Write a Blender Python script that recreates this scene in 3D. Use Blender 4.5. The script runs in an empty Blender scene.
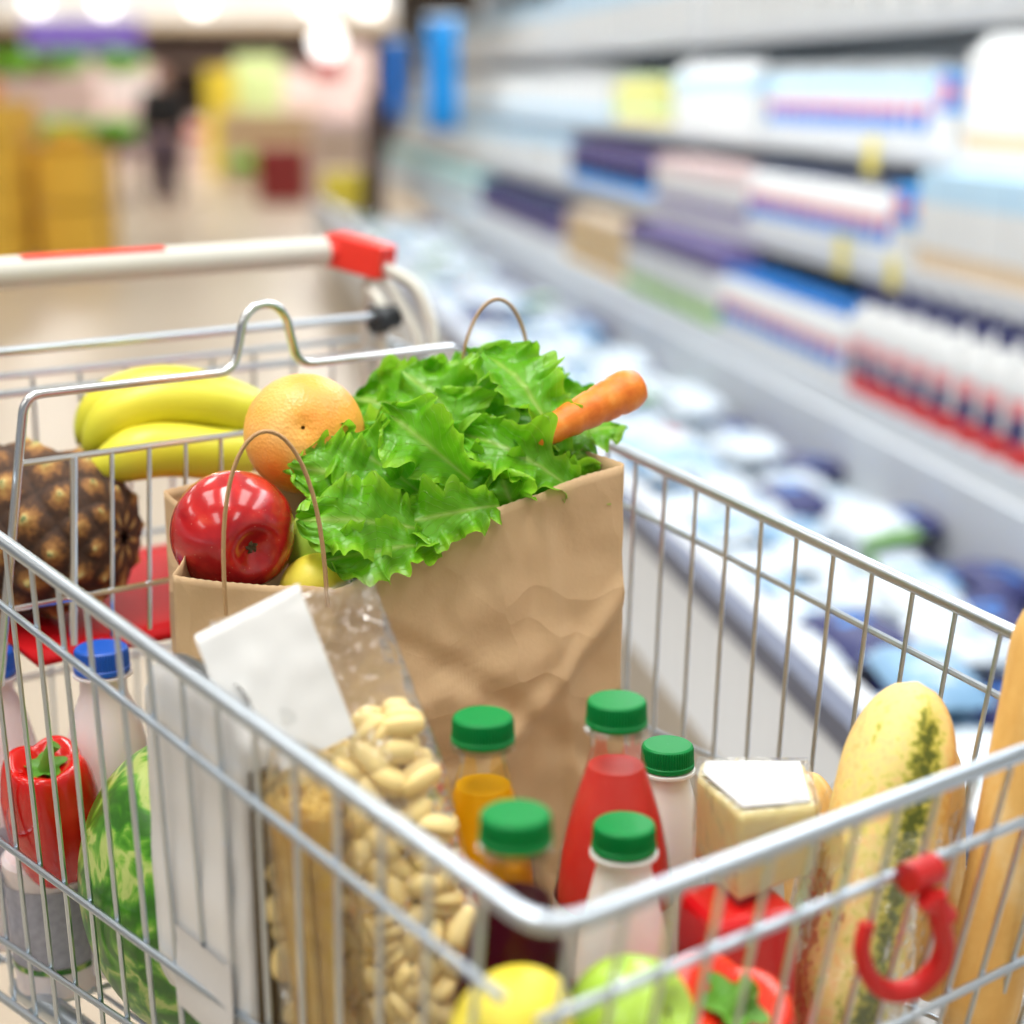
import bpy, math, random
from mathutils import Vector, Matrix, noise
random.seed(7)
C = bpy.context.scene.collection
PI = math.pi
V = Vector
# ------------------------------------------------------------------ materials
MATS = {}
def nt(name):
    m = bpy.data.materials.new(name); m.use_nodes = True
    return m, m.node_tree, m.node_tree.nodes['Principled BSDF']
def link(t, a, b): t.links.new(a, b)
def mat(name, col, rough=.5, metal=0, spec=.5, trans=0, sub=0, emit=None, coat=0, var=None, vs=20, bump=None, bs=80, alpha=1, subcol=None, coord='Object'):
    """plain principled material; var=(second colour, amount) mixes by noise"""
    m, t, p = nt(name)
    p.inputs['Base Color'].default_value = (*col, 1); p.inputs['Roughness'].default_value = rough
    p.inputs['Metallic'].default_value = metal; p.inputs['Specular IOR Level'].default_value = spec
    p.inputs['Transmission Weight'].default_value = trans; p.inputs['Coat Weight'].default_value = coat
    if sub:
        p.inputs['Subsurface Weight'].default_value = sub; p.inputs['Subsurface Scale'].default_value = .01
        p.inputs['Subsurface Radius'].default_value = subcol or (1, .8, .6)
    if emit:
        p.inputs['Emission Color'].default_value = (*emit[0], 1); p.inputs['Emission Strength'].default_value = emit[1]
    if var or bump:
        tc = t.nodes.new('ShaderNodeTexCoord')
    if var:
        n = t.nodes.new('ShaderNodeTexNoise'); n.inputs['Scale'].default_value = vs; n.inputs['Detail'].default_value = 5
        link(t, tc.outputs[coord], n.inputs['Vector'])
        r = t.nodes.new('ShaderNodeValToRGB'); r.color_ramp.elements[0].position = .5 - var[1]; r.color_ramp.elements[1].position = .5 + var[1]
        r.color_ramp.elements[0].color = (*col, 1); r.color_ramp.elements[1].color = (*var[0], 1)
        link(t, n.outputs['Fac'], r.inputs[0]); link(t, r.outputs[0], p.inputs['Base Color'])
    if bump:
        n = t.nodes.new('ShaderNodeTexNoise'); n.inputs['Scale'].default_value = bs; n.inputs['Detail'].default_value = 4
        link(t, tc.outputs[coord], n.inputs['Vector'])
        b = t.nodes.new('ShaderNodeBump'); b.inputs['Strength'].default_value = bump; b.inputs['Distance'].default_value = .002
        link(t, n.outputs['Fac'], b.inputs['Height']); link(t, b.outputs[0], p.inputs['Normal'])
    MATS[name] = m; return m
def film(name, tint=(1, 1, 1), gloss=.12, base=.06, rough=.08, bump=.6, bs=30, haze=0.0):
    m = bpy.data.materials.new(name); m.use_nodes = True; t = m.node_tree
    t.nodes.clear(); o = t.nodes.new('ShaderNodeOutputMaterial')
    tr = t.nodes.new('ShaderNodeBsdfTransparent'); tr.inputs[0].default_value = (*tint, 1)
    gl = t.nodes.new('ShaderNodeBsdfGlossy'); gl.inputs['Roughness'].default_value = rough
    lw = t.nodes.new('ShaderNodeLayerWeight'); lw.inputs[0].default_value = .35
    ma = t.nodes.new('ShaderNodeMath'); ma.operation = 'MULTIPLY_ADD'; ma.inputs[1].default_value = gloss * 4; ma.inputs[2].default_value = base
    link(t, lw.outputs['Fresnel'], ma.inputs[0])
    mx = t.nodes.new('ShaderNodeMixShader'); link(t, ma.outputs[0], mx.inputs[0]); link(t, tr.outputs[0], mx.inputs[1]); link(t, gl.outputs[0], mx.inputs[2])
    if bump:
        tc = t.nodes.new('ShaderNodeTexCoord'); n = t.nodes.new('ShaderNodeTexNoise'); n.inputs['Scale'].default_value = bs; n.inputs['Detail'].default_value = 3
        link(t, tc.outputs['Object'], n.inputs['Vector'])
        b = t.nodes.new('ShaderNodeBump'); b.inputs['Strength'].default_value = bump; b.inputs['Distance'].default_value = .016
        link(t, n.outputs['Fac'], b.inputs['Height']); link(t, b.outputs[0], gl.inputs['Normal']); link(t, b.outputs[0], lw.inputs['Normal'])
    last = mx.outputs[0]
    if haze:
        df = t.nodes.new('ShaderNodeBsdfDiffuse'); df.inputs[0].default_value = (.9, .9, .88, 1)
        m2 = t.nodes.new('ShaderNodeMixShader'); m2.inputs[0].default_value = haze
        link(t, last, m2.inputs[1]); link(t, df.outputs[0], m2.inputs[2]); last = m2.outputs[0]
    link(t, last, o.inputs[0]); MATS[name] = m; return m

mat('chrome', (.72, .75, .78), .2, 1)
mat('zinc', (.54, .61, .68), .34, 1)
mat('handle_tube', (.62, .62, .56), .35)
mat('red_plastic', (.80, .035, .02), .35)
mat('red_seat', (.55, .006, .01), .5, spec=.15)
mat('black_plastic', (.015, .02, .025), .4)
mat('rubber', (.05, .05, .055), .6)
mat('hook_red', (.62, .015, .015), .4)
mat('kraft', (.60, .415, .235), .78, spec=.25, var=((.65, .455, .265), .22), vs=14, bump=.12, bs=260)
mat('kraft_handle', (.46, .28, .13), .8, bump=.3, bs=500)
mat('cap_green', (.0, .22, .045), .45, spec=.22)
mat('cap_blue', (.01, .10, .52), .4)
mat('white_pet', (.82, .80, .77), .35, sub=.3)
mat('milk_pet', (.80, .72, .72), .3, sub=.3)
mat('label_grey', (.30, .30, .36), .6, var=((.42, .42, .48), .2), vs=150)
mat('juice_red', (.80, .022, .02), .3, spec=.1, sub=.15, var=((.85, .10, .08), .25), vs=25)
mat('juice_orange', (.95, .45, .005), .3, spec=.1, sub=.15)
mat('juice_purple', (.055, .001, .008), .3, spec=.05)
film('pet_clear', (.97, .98, .97), .11, -.01, .05, 0)
film('cello', (.985, .985, .98), .15, .05, .09, .9, 30, .03)
film('cello_hazy', (.97, .97, .95), .12, .06, .16, 1.0, 40, .13)
mat('label_white', (.74, .75, .74), .45)
mat('paper_white', (.74, .74, .73), .5, sub=.1, bump=.25, bs=40)
mat('pasta', (.92, .68, .27), .5, sub=.2, var=((.95, .76, .36), .2), vs=60)
mat('spaghetti', (.88, .56, .10), .45, sub=.1, var=((.95, .70, .22), .2), vs=40)
mat('pepper_red', (.62, .004, .004), .16, coat=.4, var=((.72, .012, .006), .3), vs=12)
mat('pepper_orange_red', (.80, .035, .01), .18, coat=.4)
mat('stem_green', (.07, .24, .015), .5, var=((.14, .34, .03), .2), vs=60)
mat('stem_brown', (.10, .07, .03), .8)
mat('lemon', (.90, .72, .03), .42, sub=.15, var=((.92, .80, .10), .2), vs=18, bump=.1, bs=300)
mat('green_apple', (.36, .62, .05), .25, coat=.2, var=((.50, .72, .12), .25), vs=12)
mat('cheese', (.92, .77, .34), .5, sub=.25, var=((.94, .82, .44), .2), vs=40)
mat('foil_red', (.60, .004, .008), .3, coat=.5, bump=.5, bs=25)
mat('white_gloss', (.64, .67, .70), .4)
mat('case_white', (.68, .72, .76), .4)
mat('case_grey', (.10, .12, .19), .5)
mat('kick_beige', (.60, .56, .50), .6)
mat('yellow_tag', (.85, .72, .12), .5)
mat('navy', (.015, .02, .12), .5)
mat('blue_print', (.02, .22, .68), .5)
mat('bright_blue', (.01, .32, .80), .5)
mat('pale_blue', (.48, .68, .82), .5)
mat('pink_print', (.80, .25, .25), .5)
mat('red_print', (.72, .05, .05), .5)
mat('milk_white', (.86, .86, .84), .4)
mat('purple_card', (.12, .09, .24), .6)
mat('green_print', (.35, .60, .15), .5)
mat('beige_print', (.70, .55, .38), .5)
mat('crate_yellow', (.80, .48, .05), .6)
mat('fruit_orange', (.85, .30, .02), .4)
mat('leaf_far', (.14, .55, .03), .5, var=((.35, .75, .06), .2), vs=8)
mat('dark_red', (.22, .015, .015), .6)
mat('wood_brown', (.45, .27, .12), .6)
mat('tan_board', (.62, .48, .32), .6)
mat('pale_green', (.66, .80, .40), .5)
mat('yellow_flat', (.75, .60, .05), .5)
mat('purple_sign', (.14, .09, .38), .5)
mat('pinkish', (.80, .62, .60), .6)
mat('dark_wall', (.10, .06, .05), .7)
mat('far_wall', (.50, .42, .34), .8)
mat('plaster', (.85, .85, .83), .8)
mat('lamp_glow', (1, 1, 1), .5, emit=((1, .98, .95), 2.4))
mat('skin', (.55, .32, .24), .5)
mat('black_cloth', (.008, .008, .01), .8)
mat('trouser', (.10, .07, .10), .8)
mat('hair', (.06, .03, .02), .7)
mat('product_white', (.74, .75, .74), .45)
mat('pouch_white', (.60, .68, .75), .4)
mat('pouch_blue', (.20, .38, .58), .4)
mat('aqua_print', (.45, .75, .75), .5)

def ramp(t, els, fac):
    r = t.nodes.new('ShaderNodeValToRGB'); cr = r.color_ramp
    while len(cr.elements) < len(els): cr.elements.new(.5)
    for e, (pos, c) in zip(cr.elements, els): e.position = pos; e.color = (*c, 1)
    link(t, fac, r.inputs[0]); return r.outputs[0]
def special(name, fn):
    m, t, p = nt(name); MATS[name] = m; fn(t, p); return m
def lettuce_m(t, p):
    uv = t.nodes.new('ShaderNodeUVMap'); uv.uv_map = 'UVMap'
    sp = t.nodes.new('ShaderNodeSeparateXYZ'); link(t, uv.outputs[0], sp.inputs[0])
    a = t.nodes.new('ShaderNodeMath'); a.operation = 'SUBTRACT'; a.inputs[1].default_value = .5; link(t, sp.outputs[1], a.inputs[0])
    b = t.nodes.new('ShaderNodeMath'); b.operation = 'ABSOLUTE'; link(t, a.outputs[0], b.inputs[0])      # 0 at the midrib
    c = t.nodes.new('ShaderNodeMath'); c.operation = 'MULTIPLY_ADD'; c.inputs[1].default_value = -1.15; link(t, b.outputs[0], c.inputs[0]); link(t, sp.outputs[0], c.inputs[2])
    w = t.nodes.new('ShaderNodeMath'); w.operation = 'MULTIPLY'; w.inputs[1].default_value = 50; link(t, c.outputs[0], w.inputs[0])
    n = t.nodes.new('ShaderNodeTexNoise'); n.inputs['Scale'].default_value = 6; n.inputs['Detail'].default_value = 4; link(t, uv.outputs[0], n.inputs['Vector'])
    w2 = t.nodes.new('ShaderNodeMath'); w2.operation = 'MULTIPLY_ADD'; w2.inputs[1].default_value = 7; link(t, n.outputs['Fac'], w2.inputs[0]); link(t, w.outputs[0], w2.inputs[2])
    s = t.nodes.new('ShaderNodeMath'); s.operation = 'SINE'; link(t, w2.outputs[0], s.inputs[0])
    vein = ramp(t, [(.0, (0, 0, 0)), (.93, (0, 0, 0)), (1, (1, 1, 1))], s.outputs[0])
    base = ramp(t, [(.0, (.46, .68, .16)), (.02, (.36, .64, .08)), (.06, (.20, .56, .02)), (.30, (.17, .52, .012)), (.5, (.36, .70, .04))], b.outputs[0])
    n2 = t.nodes.new('ShaderNodeTexNoise'); n2.inputs['Scale'].default_value = 25; tc = t.nodes.new('ShaderNodeTexCoord'); link(t, tc.outputs['Object'], n2.inputs['Vector'])
    mx = t.nodes.new('ShaderNodeMixRGB'); mx.inputs[2].default_value = (.42, .68, .10, 1); link(t, base, mx.inputs[1])
    vm = t.nodes.new('ShaderNodeMath'); vm.operation = 'MULTIPLY'; vm.inputs[1].default_value = .35; link(t, vein, vm.inputs[0]); link(t, vm.outputs[0], mx.inputs[0])
    m3 = t.nodes.new('ShaderNodeMixRGB'); m3.blend_type = 'MULTIPLY'; m3.inputs[0].default_value = .5; link(t, mx.outputs[0], m3.inputs[1])
    link(t, ramp(t, [(.3, (.55, .75, .4)), (.7, (1.0, 1.0, 1.0))], n2.outputs['Fac']), m3.inputs[2])
    link(t, m3.outputs[0], p.inputs['Base Color']); p.inputs['Roughness'].default_value = .33
    bu = t.nodes.new('ShaderNodeBump'); bu.inputs['Strength'].default_value = .6; bu.inputs['Distance'].default_value = .0015
    n3 = t.nodes.new('ShaderNodeTexNoise'); n3.inputs['Scale'].default_value = 110; link(t, tc.outputs['Object'], n3.inputs['Vector'])
    ad = t.nodes.new('ShaderNodeMath'); ad.operation = 'SUBTRACT'; link(t, n3.outputs['Fac'], ad.inputs[0]); link(t, vein, ad.inputs[1])
    link(t, ad.outputs[0], bu.inputs['Height']); link(t, bu.outputs[0], p.inputs['Normal'])
    o = t.nodes['Material Output']; tl = t.nodes.new('ShaderNodeBsdfTranslucent'); link(t, m3.outputs[0], tl.inputs[0])
    ms = t.nodes.new('ShaderNodeMixShader'); ms.inputs[0].default_value = .42; link(t, p.outputs[0], ms.inputs[1]); link(t, tl.outputs[0], ms.inputs[2]); link(t, ms.outputs[0], o.inputs[0])
special('lettuce', lettuce_m)
def kraft_bump(m):
    t = m.node_tree; p = t.nodes['Principled BSDF']; old = p.inputs['Normal'].links[0].from_node
    tc = t.nodes.new('ShaderNodeTexCoord'); n = t.nodes.new('ShaderNodeTexNoise'); n.inputs['Scale'].default_value = 9; n.inputs['Detail'].default_value = 2; link(t, tc.outputs['Object'], n.inputs['Vector'])
    ad = t.nodes.new('ShaderNodeVectorMath'); ad.operation = 'MULTIPLY_ADD'; ad.inputs[1].default_value = (.12, .12, .12); link(t, n.outputs['Color'], ad.inputs[0]); link(t, tc.outputs['Object'], ad.inputs[2])
    v = t.nodes.new('ShaderNodeTexVoronoi'); v.feature = 'F1'; v.inputs['Scale'].default_value = 13; link(t, ad.outputs[0], v.inputs['Vector'])
    b = t.nodes.new('ShaderNodeBump'); b.inputs['Strength'].default_value = .45; b.inputs['Distance'].default_value = .02
    link(t, v.outputs['Distance'], b.inputs['Height']); link(t, old.outputs[0], b.inputs['Normal']); link(t, b.outputs[0], p.inputs['Normal'])
kraft_bump(MATS['kraft'])
def apple_m(t, p):
    tc = t.nodes.new('ShaderNodeTexCoord'); mp = t.nodes.new('ShaderNodeMapping'); mp.inputs['Scale'].default_value = (70, 70, 9); link(t, tc.outputs['Object'], mp.inputs[0])
    n = t.nodes.new('ShaderNodeTexNoise'); n.inputs['Scale'].default_value = 1; n.inputs['Detail'].default_value = 6; link(t, mp.outputs[0], n.inputs[0])
    c = ramp(t, [(.3, (.30, .004, .01)), (.6, (.52, .012, .014)), (.78, (.66, .06, .03))], n.outputs['Fac'])
    v = t.nodes.new('ShaderNodeTexVoronoi'); v.inputs['Scale'].default_value = 190; link(t, tc.outputs['Object'], v.inputs['Vector'])
    f = ramp(t, [(.0, (.5, .5, .5)), (.13, (0, 0, 0))], v.outputs['Distance'])
    mx = t.nodes.new('ShaderNodeMixRGB'); link(t, f, mx.inputs[0]); link(t, c, mx.inputs[1]); mx.inputs[2].default_value = (.75, .35, .22, 1)
    link(t, mx.outputs[0], p.inputs['Base Color']); p.inputs['Roughness'].default_value = .18; p.inputs['Coat Weight'].default_value = .4
special('apple', apple_m)
def grape_m(t, p):
    tc = t.nodes.new('ShaderNodeTexCoord'); n = t.nodes.new('ShaderNodeTexNoise'); n.inputs['Scale'].default_value = 18; n.inputs['Detail'].default_value = 3; link(t, tc.outputs['Object'], n.inputs[0])
    link(t, ramp(t, [(.3, (.88, .28, .035)), (.55, (.92, .43, .07)), (.75, (.95, .56, .17))], n.outputs['Fac']), p.inputs['Base Color'])
    p.inputs['Roughness'].default_value = .36
    v = t.nodes.new('ShaderNodeTexVoronoi'); v.inputs['Scale'].default_value = 420; link(t, tc.outputs['Object'], v.inputs['Vector'])
    b = t.nodes.new('ShaderNodeBump'); b.inputs['Strength'].default_value = .35; b.inputs['Distance'].default_value = .001; link(t, v.outputs['Distance'], b.inputs['Height']); link(t, b.outputs[0], p.inputs['Normal'])
special('grapefruit', grape_m)
def banana_m(t, p):
    uv = t.nodes.new('ShaderNodeUVMap'); uv.uv_map = 'UVMap'; sp = t.nodes.new('ShaderNodeSeparateXYZ'); link(t, uv.outputs[0], sp.inputs[0])
    link(t, ramp(t, [(.0, (.14, .10, .03)), (.03, (.25, .30, .03)), (.09, (.50, .58, .03)), (.25, (.66, .64, .04)), (.75, (.74, .66, .04)), (.93, (.60, .62, .04)), (1, (.3, .3, .03))], sp.outputs[0]), p.inputs['Base Color'])
    p.inputs['Roughness'].default_value = .38
special('banana', banana_m)
def carrot_m(t, p):
    tc = t.nodes.new('ShaderNodeTexCoord'); n = t.nodes.new('ShaderNodeTexNoise'); n.inputs['Scale'].default_value = 90; n.inputs['Detail'].default_value = 4; link(t, tc.outputs['Object'], n.inputs[0])
    link(t, ramp(t, [(.3, (.70, .15, .01)), (.6, (.85, .24, .02)), (.8, (.92, .36, .07))], n.outputs['Fac']), p.inputs['Base Color']); p.inputs['Roughness'].default_value = .4
    b = t.nodes.new('ShaderNodeBump'); b.inputs['Strength'].default_value = .4; b.inputs['Distance'].default_value = .002; link(t, n.outputs['Fac'], b.inputs['Height']); link(t, b.outputs[0], p.inputs['Normal'])
special('carrot', carrot_m)
def melon_m(t, p):
    tc = t.nodes.new('ShaderNodeTexCoord')
    n = t.nodes.new('ShaderNodeTexNoise'); n.inputs['Scale'].default_value = 26; n.inputs['Detail'].default_value = 8; n.inputs['Distortion'].default_value = .9; link(t, tc.outputs['Object'], n.inputs[0])
    uv = t.nodes.new('ShaderNodeUVMap'); uv.uv_map = 'UVMap'; sp = t.nodes.new('ShaderNodeSeparateXYZ'); link(t, uv.outputs[0], sp.inputs[0])
    a = t.nodes.new('ShaderNodeMath'); a.operation = 'MULTIPLY'; a.inputs[1].default_value = 2 * PI * 9; link(t, sp.outputs[1], a.inputs[0])
    b = t.nodes.new('ShaderNodeMath'); b.operation = 'MULTIPLY_ADD'; b.inputs[1].default_value = 17; link(t, n.outputs['Fac'], b.inputs[0]); link(t, a.outputs[0], b.inputs[2])
    s = t.nodes.new('ShaderNodeMath'); s.operation = 'SINE'; link(t, b.outputs[0], s.inputs[0])
    m = t.nodes.new('ShaderNodeMath'); m.operation = 'MULTIPLY_ADD'; m.inputs[1].default_value = .5; m.inputs[2].default_value = .5; link(t, s.outputs[0], m.inputs[0])
    c1 = ramp(t, [(.0, (.03, .14, .01)), (.4, (.06, .25, .012)), (.7, (.11, .33, .025)), (.9, (.26, .46, .07)), (1, (.45, .55, .16))], m.outputs[0])
    n2 = t.nodes.new('ShaderNodeTexNoise'); n2.inputs['Scale'].default_value = 11; n2.inputs['Detail'].default_value = 9; n2.inputs['Roughness'].default_value = .7; link(t, tc.outputs['Object'], n2.inputs[0])
    f = ramp(t, [(.60, (0, 0, 0)), (.66, (1, 1, 1))], n2.outputs['Fac'])
    mx = t.nodes.new('ShaderNodeMixRGB'); link(t, f, mx.inputs[0]); link(t, c1, mx.inputs[1]); mx.inputs[2].default_value = (.62, .50, .20, 1)
    link(t, mx.outputs[0], p.inputs['Base Color']); p.inputs['Roughness'].default_value = .3
special('watermelon', melon_m)
def attr_ramp(name, els, rough=.6, noisy=0):
    def fn(t, p):
        a = t.nodes.new('ShaderNodeAttribute'); a.attribute_name = 'h'
        fac = a.outputs['Fac']
        if noisy:
            tc = t.nodes.new('ShaderNodeTexCoord'); n = t.nodes.new('ShaderNodeTexNoise'); n.inputs['Scale'].default_value = 190; n.inputs['Detail'].default_value = 3; link(t, tc.outputs['Object'], n.inputs[0])
            s = t.nodes.new('ShaderNodeMath'); s.operation = 'MULTIPLY_ADD'; s.inputs[1].default_value = noisy; link(t, n.outputs['Fac'], s.inputs[0]); link(t, fac, s.inputs[2])
            s2 = t.nodes.new('ShaderNodeMath'); s2.operation = 'SUBTRACT'; s2.inputs[1].default_value = noisy * .5; link(t, s.outputs[0], s2.inputs[0]); fac = s2.outputs[0]
        link(t, ramp(t, els, fac), p.inputs['Base Color']); p.inputs['Roughness'].default_value = rough
    return special(name, fn)
attr_ramp('pineapple', [(.0, (.02, .010, .006)), (.38, (.07, .030, .012)), (.58, (.26, .115, .03)), (.78, (.42, .25, .07)), (.9, (.50, .42, .16)), (1, (.12, .16, .05))], .8, .7)
attr_ramp('herb_bread', [(.0, (.80, .48, .13)), (.30, (.86, .62, .24)), (.48, (.80, .68, .22)), (.62, (.62, .56, .10)), (.72, (.34, .34, .04)), (.9, (.10, .13, .015))], .6, .95)
attr_ramp('baguette', [(.0, (.70, .36, .08)), (.4, (.82, .50, .15)), (.7, (.88, .64, .30)), (1, (.92, .76, .50))], .6, .3)
def label_text_m(col):
    def fn(t, p):
        tc = t.nodes.new('ShaderNodeTexCoord'); br = t.nodes.new('ShaderNodeTexBrick')
        mp = t.nodes.new('ShaderNodeMapping'); link(t, tc.outputs['UV'], mp.inputs[0]); mp.inputs['Scale'].default_value = (7, 9, 1); link(t, mp.outputs[0], br.inputs[0])
        n = t.nodes.new('ShaderNodeTexNoise'); n.inputs['Scale'].default_value = 60; link(t, mp.outputs[0], n.inputs[0])
        br.inputs['Color1'].default_value = (.58, .58, .58, 1); br.inputs['Color2'].default_value = (*col, 1); br.inputs['Mortar'].default_value = (.62, .62, .62, 1)
        br.inputs['Scale'].default_value = 1.5; br.inputs['Mortar Size'].default_value = .12; br.inputs['Brick Width'].default_value = .4
        link(t, br.outputs[0], p.inputs['Base Color']); p.inputs['Roughness'].default_value = .4
    return fn
special('label_print', label_text_m((.22, .22, .25)))
special('label_red_script', label_text_m((.75, .08, .06)))
def floor_m(t, p):
    tc = t.nodes.new('ShaderNodeTexCoord'); br = t.nodes.new('ShaderNodeTexBrick'); link(t, tc.outputs['Object'], br.inputs[0])
    br.offset = 0; br.inputs['Scale'].default_value = 1; br.inputs['Brick Width'].default_value = .6; br.inputs['Row Height'].default_value = .6; br.inputs['Mortar Size'].default_value = .004
    br.inputs['Color1'].default_value = (.46, .38, .285, 1); br.inputs['Color2'].default_value = (.49, .41, .31, 1); br.inputs['Mortar'].default_value = (.45, .38, .30, 1)
    link(t, br.outputs[0], p.inputs['Base Color']); p.inputs['Roughness'].default_value = .33; p.inputs['Specular IOR Level'].default_value = .3
special('floor_tile', floor_m)

# ------------------------------------------------------------------ mesh helper
class M:
    def __init__(s): s.v = []; s.f = []; s.m = []; s.uv = []; s.a = None
    def add(s, vs, fs, mi=0, uvs=None):
        o = len(s.v); s.v += [V(x) for x in vs]
        for k, f in enumerate(fs):
            s.f.append(tuple(i + o for i in f)); s.m.append(mi if isinstance(mi, int) else mi[k])
            s.uv.append([uvs[i] for i in f] if uvs else [(0, 0)] * len(f))
        return s
    def box(s, c, d, rot=None, mi=0, taper=0):
        x, y, z = d[0] / 2, d[1] / 2, d[2] / 2; k = 1 - taper
        vs = [V((a * (k if e > 0 else 1), b * (k if e > 0 else 1), e)) for a, b, e in [(-x, -y, -z), (x, -y, -z), (x, y, -z), (-x, y, -z), (-x, -y, z), (x, -y, z), (x, y, z), (-x, y, z)]]
        if rot: vs = [rot @ v for v in vs]
        uv = [(0, 0), (1, 0), (1, 1), (0, 1), (0, 0), (1, 0), (1, 1), (0, 1)]
        return s.add([v + V(c) for v in vs], [(0, 3, 2, 1), (4, 5, 6, 7), (0, 1, 5, 4), (1, 2, 6, 5), (2, 3, 7, 6), (3, 0, 4, 7)], mi, uv)
    def grid(s, fn, nu, nv, cu=False, cv=False, mi=0, mfn=None):
        NU = nu if cu else nu + 1; NV = nv if cv else nv + 1
        vs = []; uv = []
        for i in range(NU):
            for j in range(NV):
                vs.append(fn(i / nu, j / nv)); uv.append((i / nu, j / nv))
        fs = []; ms = []
        for i in range(nu):
            for j in range(nv):
                i2 = (i + 1) % NU; j2 = (j + 1) % NV
                fs.append((i * NV + j, i2 * NV + j, i2 * NV + j2, i * NV + j2)); ms.append(mfn(i / nu, j / nv) if mfn else mi)
        return s.add(vs, fs, ms, uv)
    def tube(s, pts, r, n=8, closed=False, mi=0, cap=True, flat=None):
        pts = [V(p) for p in pts]; N = len(pts)
        R = r if isinstance(r, (list, tuple)) else [r] * N
        tang = []
        for i in range(N):
            a = pts[(i - 1) % N] if closed or i else pts[0]; b = pts[(i + 1) % N] if closed or i < N - 1 else pts[-1]
            tang.append((b - a).normalized())
        up = V((0, 0, 1)) if abs(tang[0].z) < .9 else V((1, 0, 0))
        x = tang[0].cross(up).normalized(); vs = []; uv = []
        for i in range(N):
            x = (x - tang[i] * x.dot(tang[i])).normalized(); y = tang[i].cross(x)
            for k in range(n):
                a = 2 * PI * k / n; vs.append(pts[i] + (x * math.cos(a) + y * math.sin(a) * (flat or 1)) * R[i]); uv.append((i / max(1, N - 1), k / n))
        fs = [(i * n + k, ((i + 1) % N) * n + k, ((i + 1) % N) * n + (k + 1) % n, i * n + (k + 1) % n) for i in range(N if closed else N - 1) for k in range(n)]
        if cap and not closed: fs += [tuple(range(n)), tuple(range(N * n - 1, (N - 1) * n - 1, -1))]
        return s.add(vs, fs, mi, uv)
    def lathe(s, prof, n=32, c=(0, 0, 0), mi=0, mfn=None, sx=1, sy=1):
        c = V(c)
        vs = []; uv = []
        for i, (r, z) in enumerate(prof):
            for k in range(n):
                a = 2 * PI * k / n; vs.append(c + V((r * math.cos(a) * sx, r * math.sin(a) * sy, z))); uv.append((i / (len(prof) - 1), k / n))
        fs = []; ms = []
        for i in range(len(prof) - 1):
            for k in range(n):
                fs.append((i * n + k, i * n + (k + 1) % n, (i + 1) * n + (k + 1) % n, (i + 1) * n + k)); ms.append(mfn((prof[i][1] + prof[i + 1][1]) / 2) if mfn else mi)
        fs += [tuple(range(n - 1, -1, -1)), tuple(range((len(prof) - 1) * n, len(prof) * n))]; ms += [ms[0], ms[-1]]
        return s.add(vs, fs, ms, uv)
    def build(s, name, mats, parent=None, smooth=True, loc=None, rot=None, attr=None, sharp=40):
        me = bpy.data.meshes.new(name)
        me.from_pydata([tuple(v) for v in s.v], [], s.f)
        if isinstance(mats, str): mats = [mats]
        for x in mats: me.materials.append(MATS[x])
        me.polygons.foreach_set('material_index', s.m)
        ul = me.uv_layers.new(name='UVMap'); flat = []
        for u in s.uv:
            for a in u: flat += [a[0], a[1]]
        ul.data.foreach_set('uv', flat)
        if attr:
            at = me.attributes.new('h', 'FLOAT', 'POINT'); at.data.foreach_set('value', attr)
        me.validate()
        if smooth:
            me.shade_smooth()
            if sharp: me.set_sharp_from_angle(angle=math.radians(sharp))
        o = bpy.data.objects.new(name, me); C.objects.link(o)
        if parent: o.parent = parent
        if loc is not None: o.location = loc
        if rot is not None: o.rotation_euler = rot
        return o
def rnd(pts, r=.02, k=5):
    """round the inner corners of a polyline"""
    pts = [V(p) for p in pts]; out = [pts[0]]
    for a, b, c in zip(pts, pts[1:], pts[2:]):
        d1 = a - b; d2 = c - b; q = min(r, d1.length * .45, d2.length * .45)
        p1 = b + d1.normalized() * q; p2 = b + d2.normalized() * q
        for i in range(k + 1):
            t = i / k; out.append(p1 * (1 - t) ** 2 + b * 2 * t * (1 - t) + p2 * t * t)
    return out + [pts[-1]]
def tag(o, label, cat, group=None, kind=None):
    o['label'] = label; o['category'] = cat
    if group: o['group'] = group
    if kind: o['kind'] = kind
    return o
def thing(name, label, cat, loc=(0, 0, 0), rz=0, group=None, rot=None):
    o = bpy.data.objects.new(name, None); o.empty_display_size = .02; C.objects.link(o); o.location = loc; o.rotation_euler = rot or (0, 0, rz)
    return tag(o, label, cat, group)
def struct(o): o['kind'] = 'structure'; return o
def dup(root, loc, rot=None, label=None, group=None):
    r = root.copy(); C.objects.link(r); r.location = loc
    if rot is not None: r.rotation_euler = rot
    if label: r['label'] = label
    if group: r['group'] = group
    for ch in root.children:
        c = ch.copy(); C.objects.link(c); c.parent = r
        for g in ch.children: d = g.copy(); C.objects.link(d); d.parent = c
    return r
# cart frame: b across, a along the cart towards the handle
CX, CY, YAW = .2024, .8104, .6497
def K(b, a, z): return V((CX - math.sin(YAW) * a + math.cos(YAW) * b, CY + math.cos(YAW) * a + math.sin(YAW) * b, z))

# ------------------------------------------------------------------ camera
CAMZ = 1.22; PITCH = .24935
cam = bpy.data.cameras.new('camera'); co = bpy.data.objects.new('camera', cam); C.objects.link(co)
co.location = (0, 0, CAMZ); co.rotation_euler = (PI / 2 - PITCH, 0, 0)
cam.sensor_width = 24; cam.lens = 24 * 1681.3 / 1024; cam.clip_start = .05; cam.clip_end = 200
cam.dof.use_dof = True; cam.dof.focus_distance = 1.165; cam.dof.aperture_fstop = cam.lens / 1000 / .024
bpy.context.scene.camera = co

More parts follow.
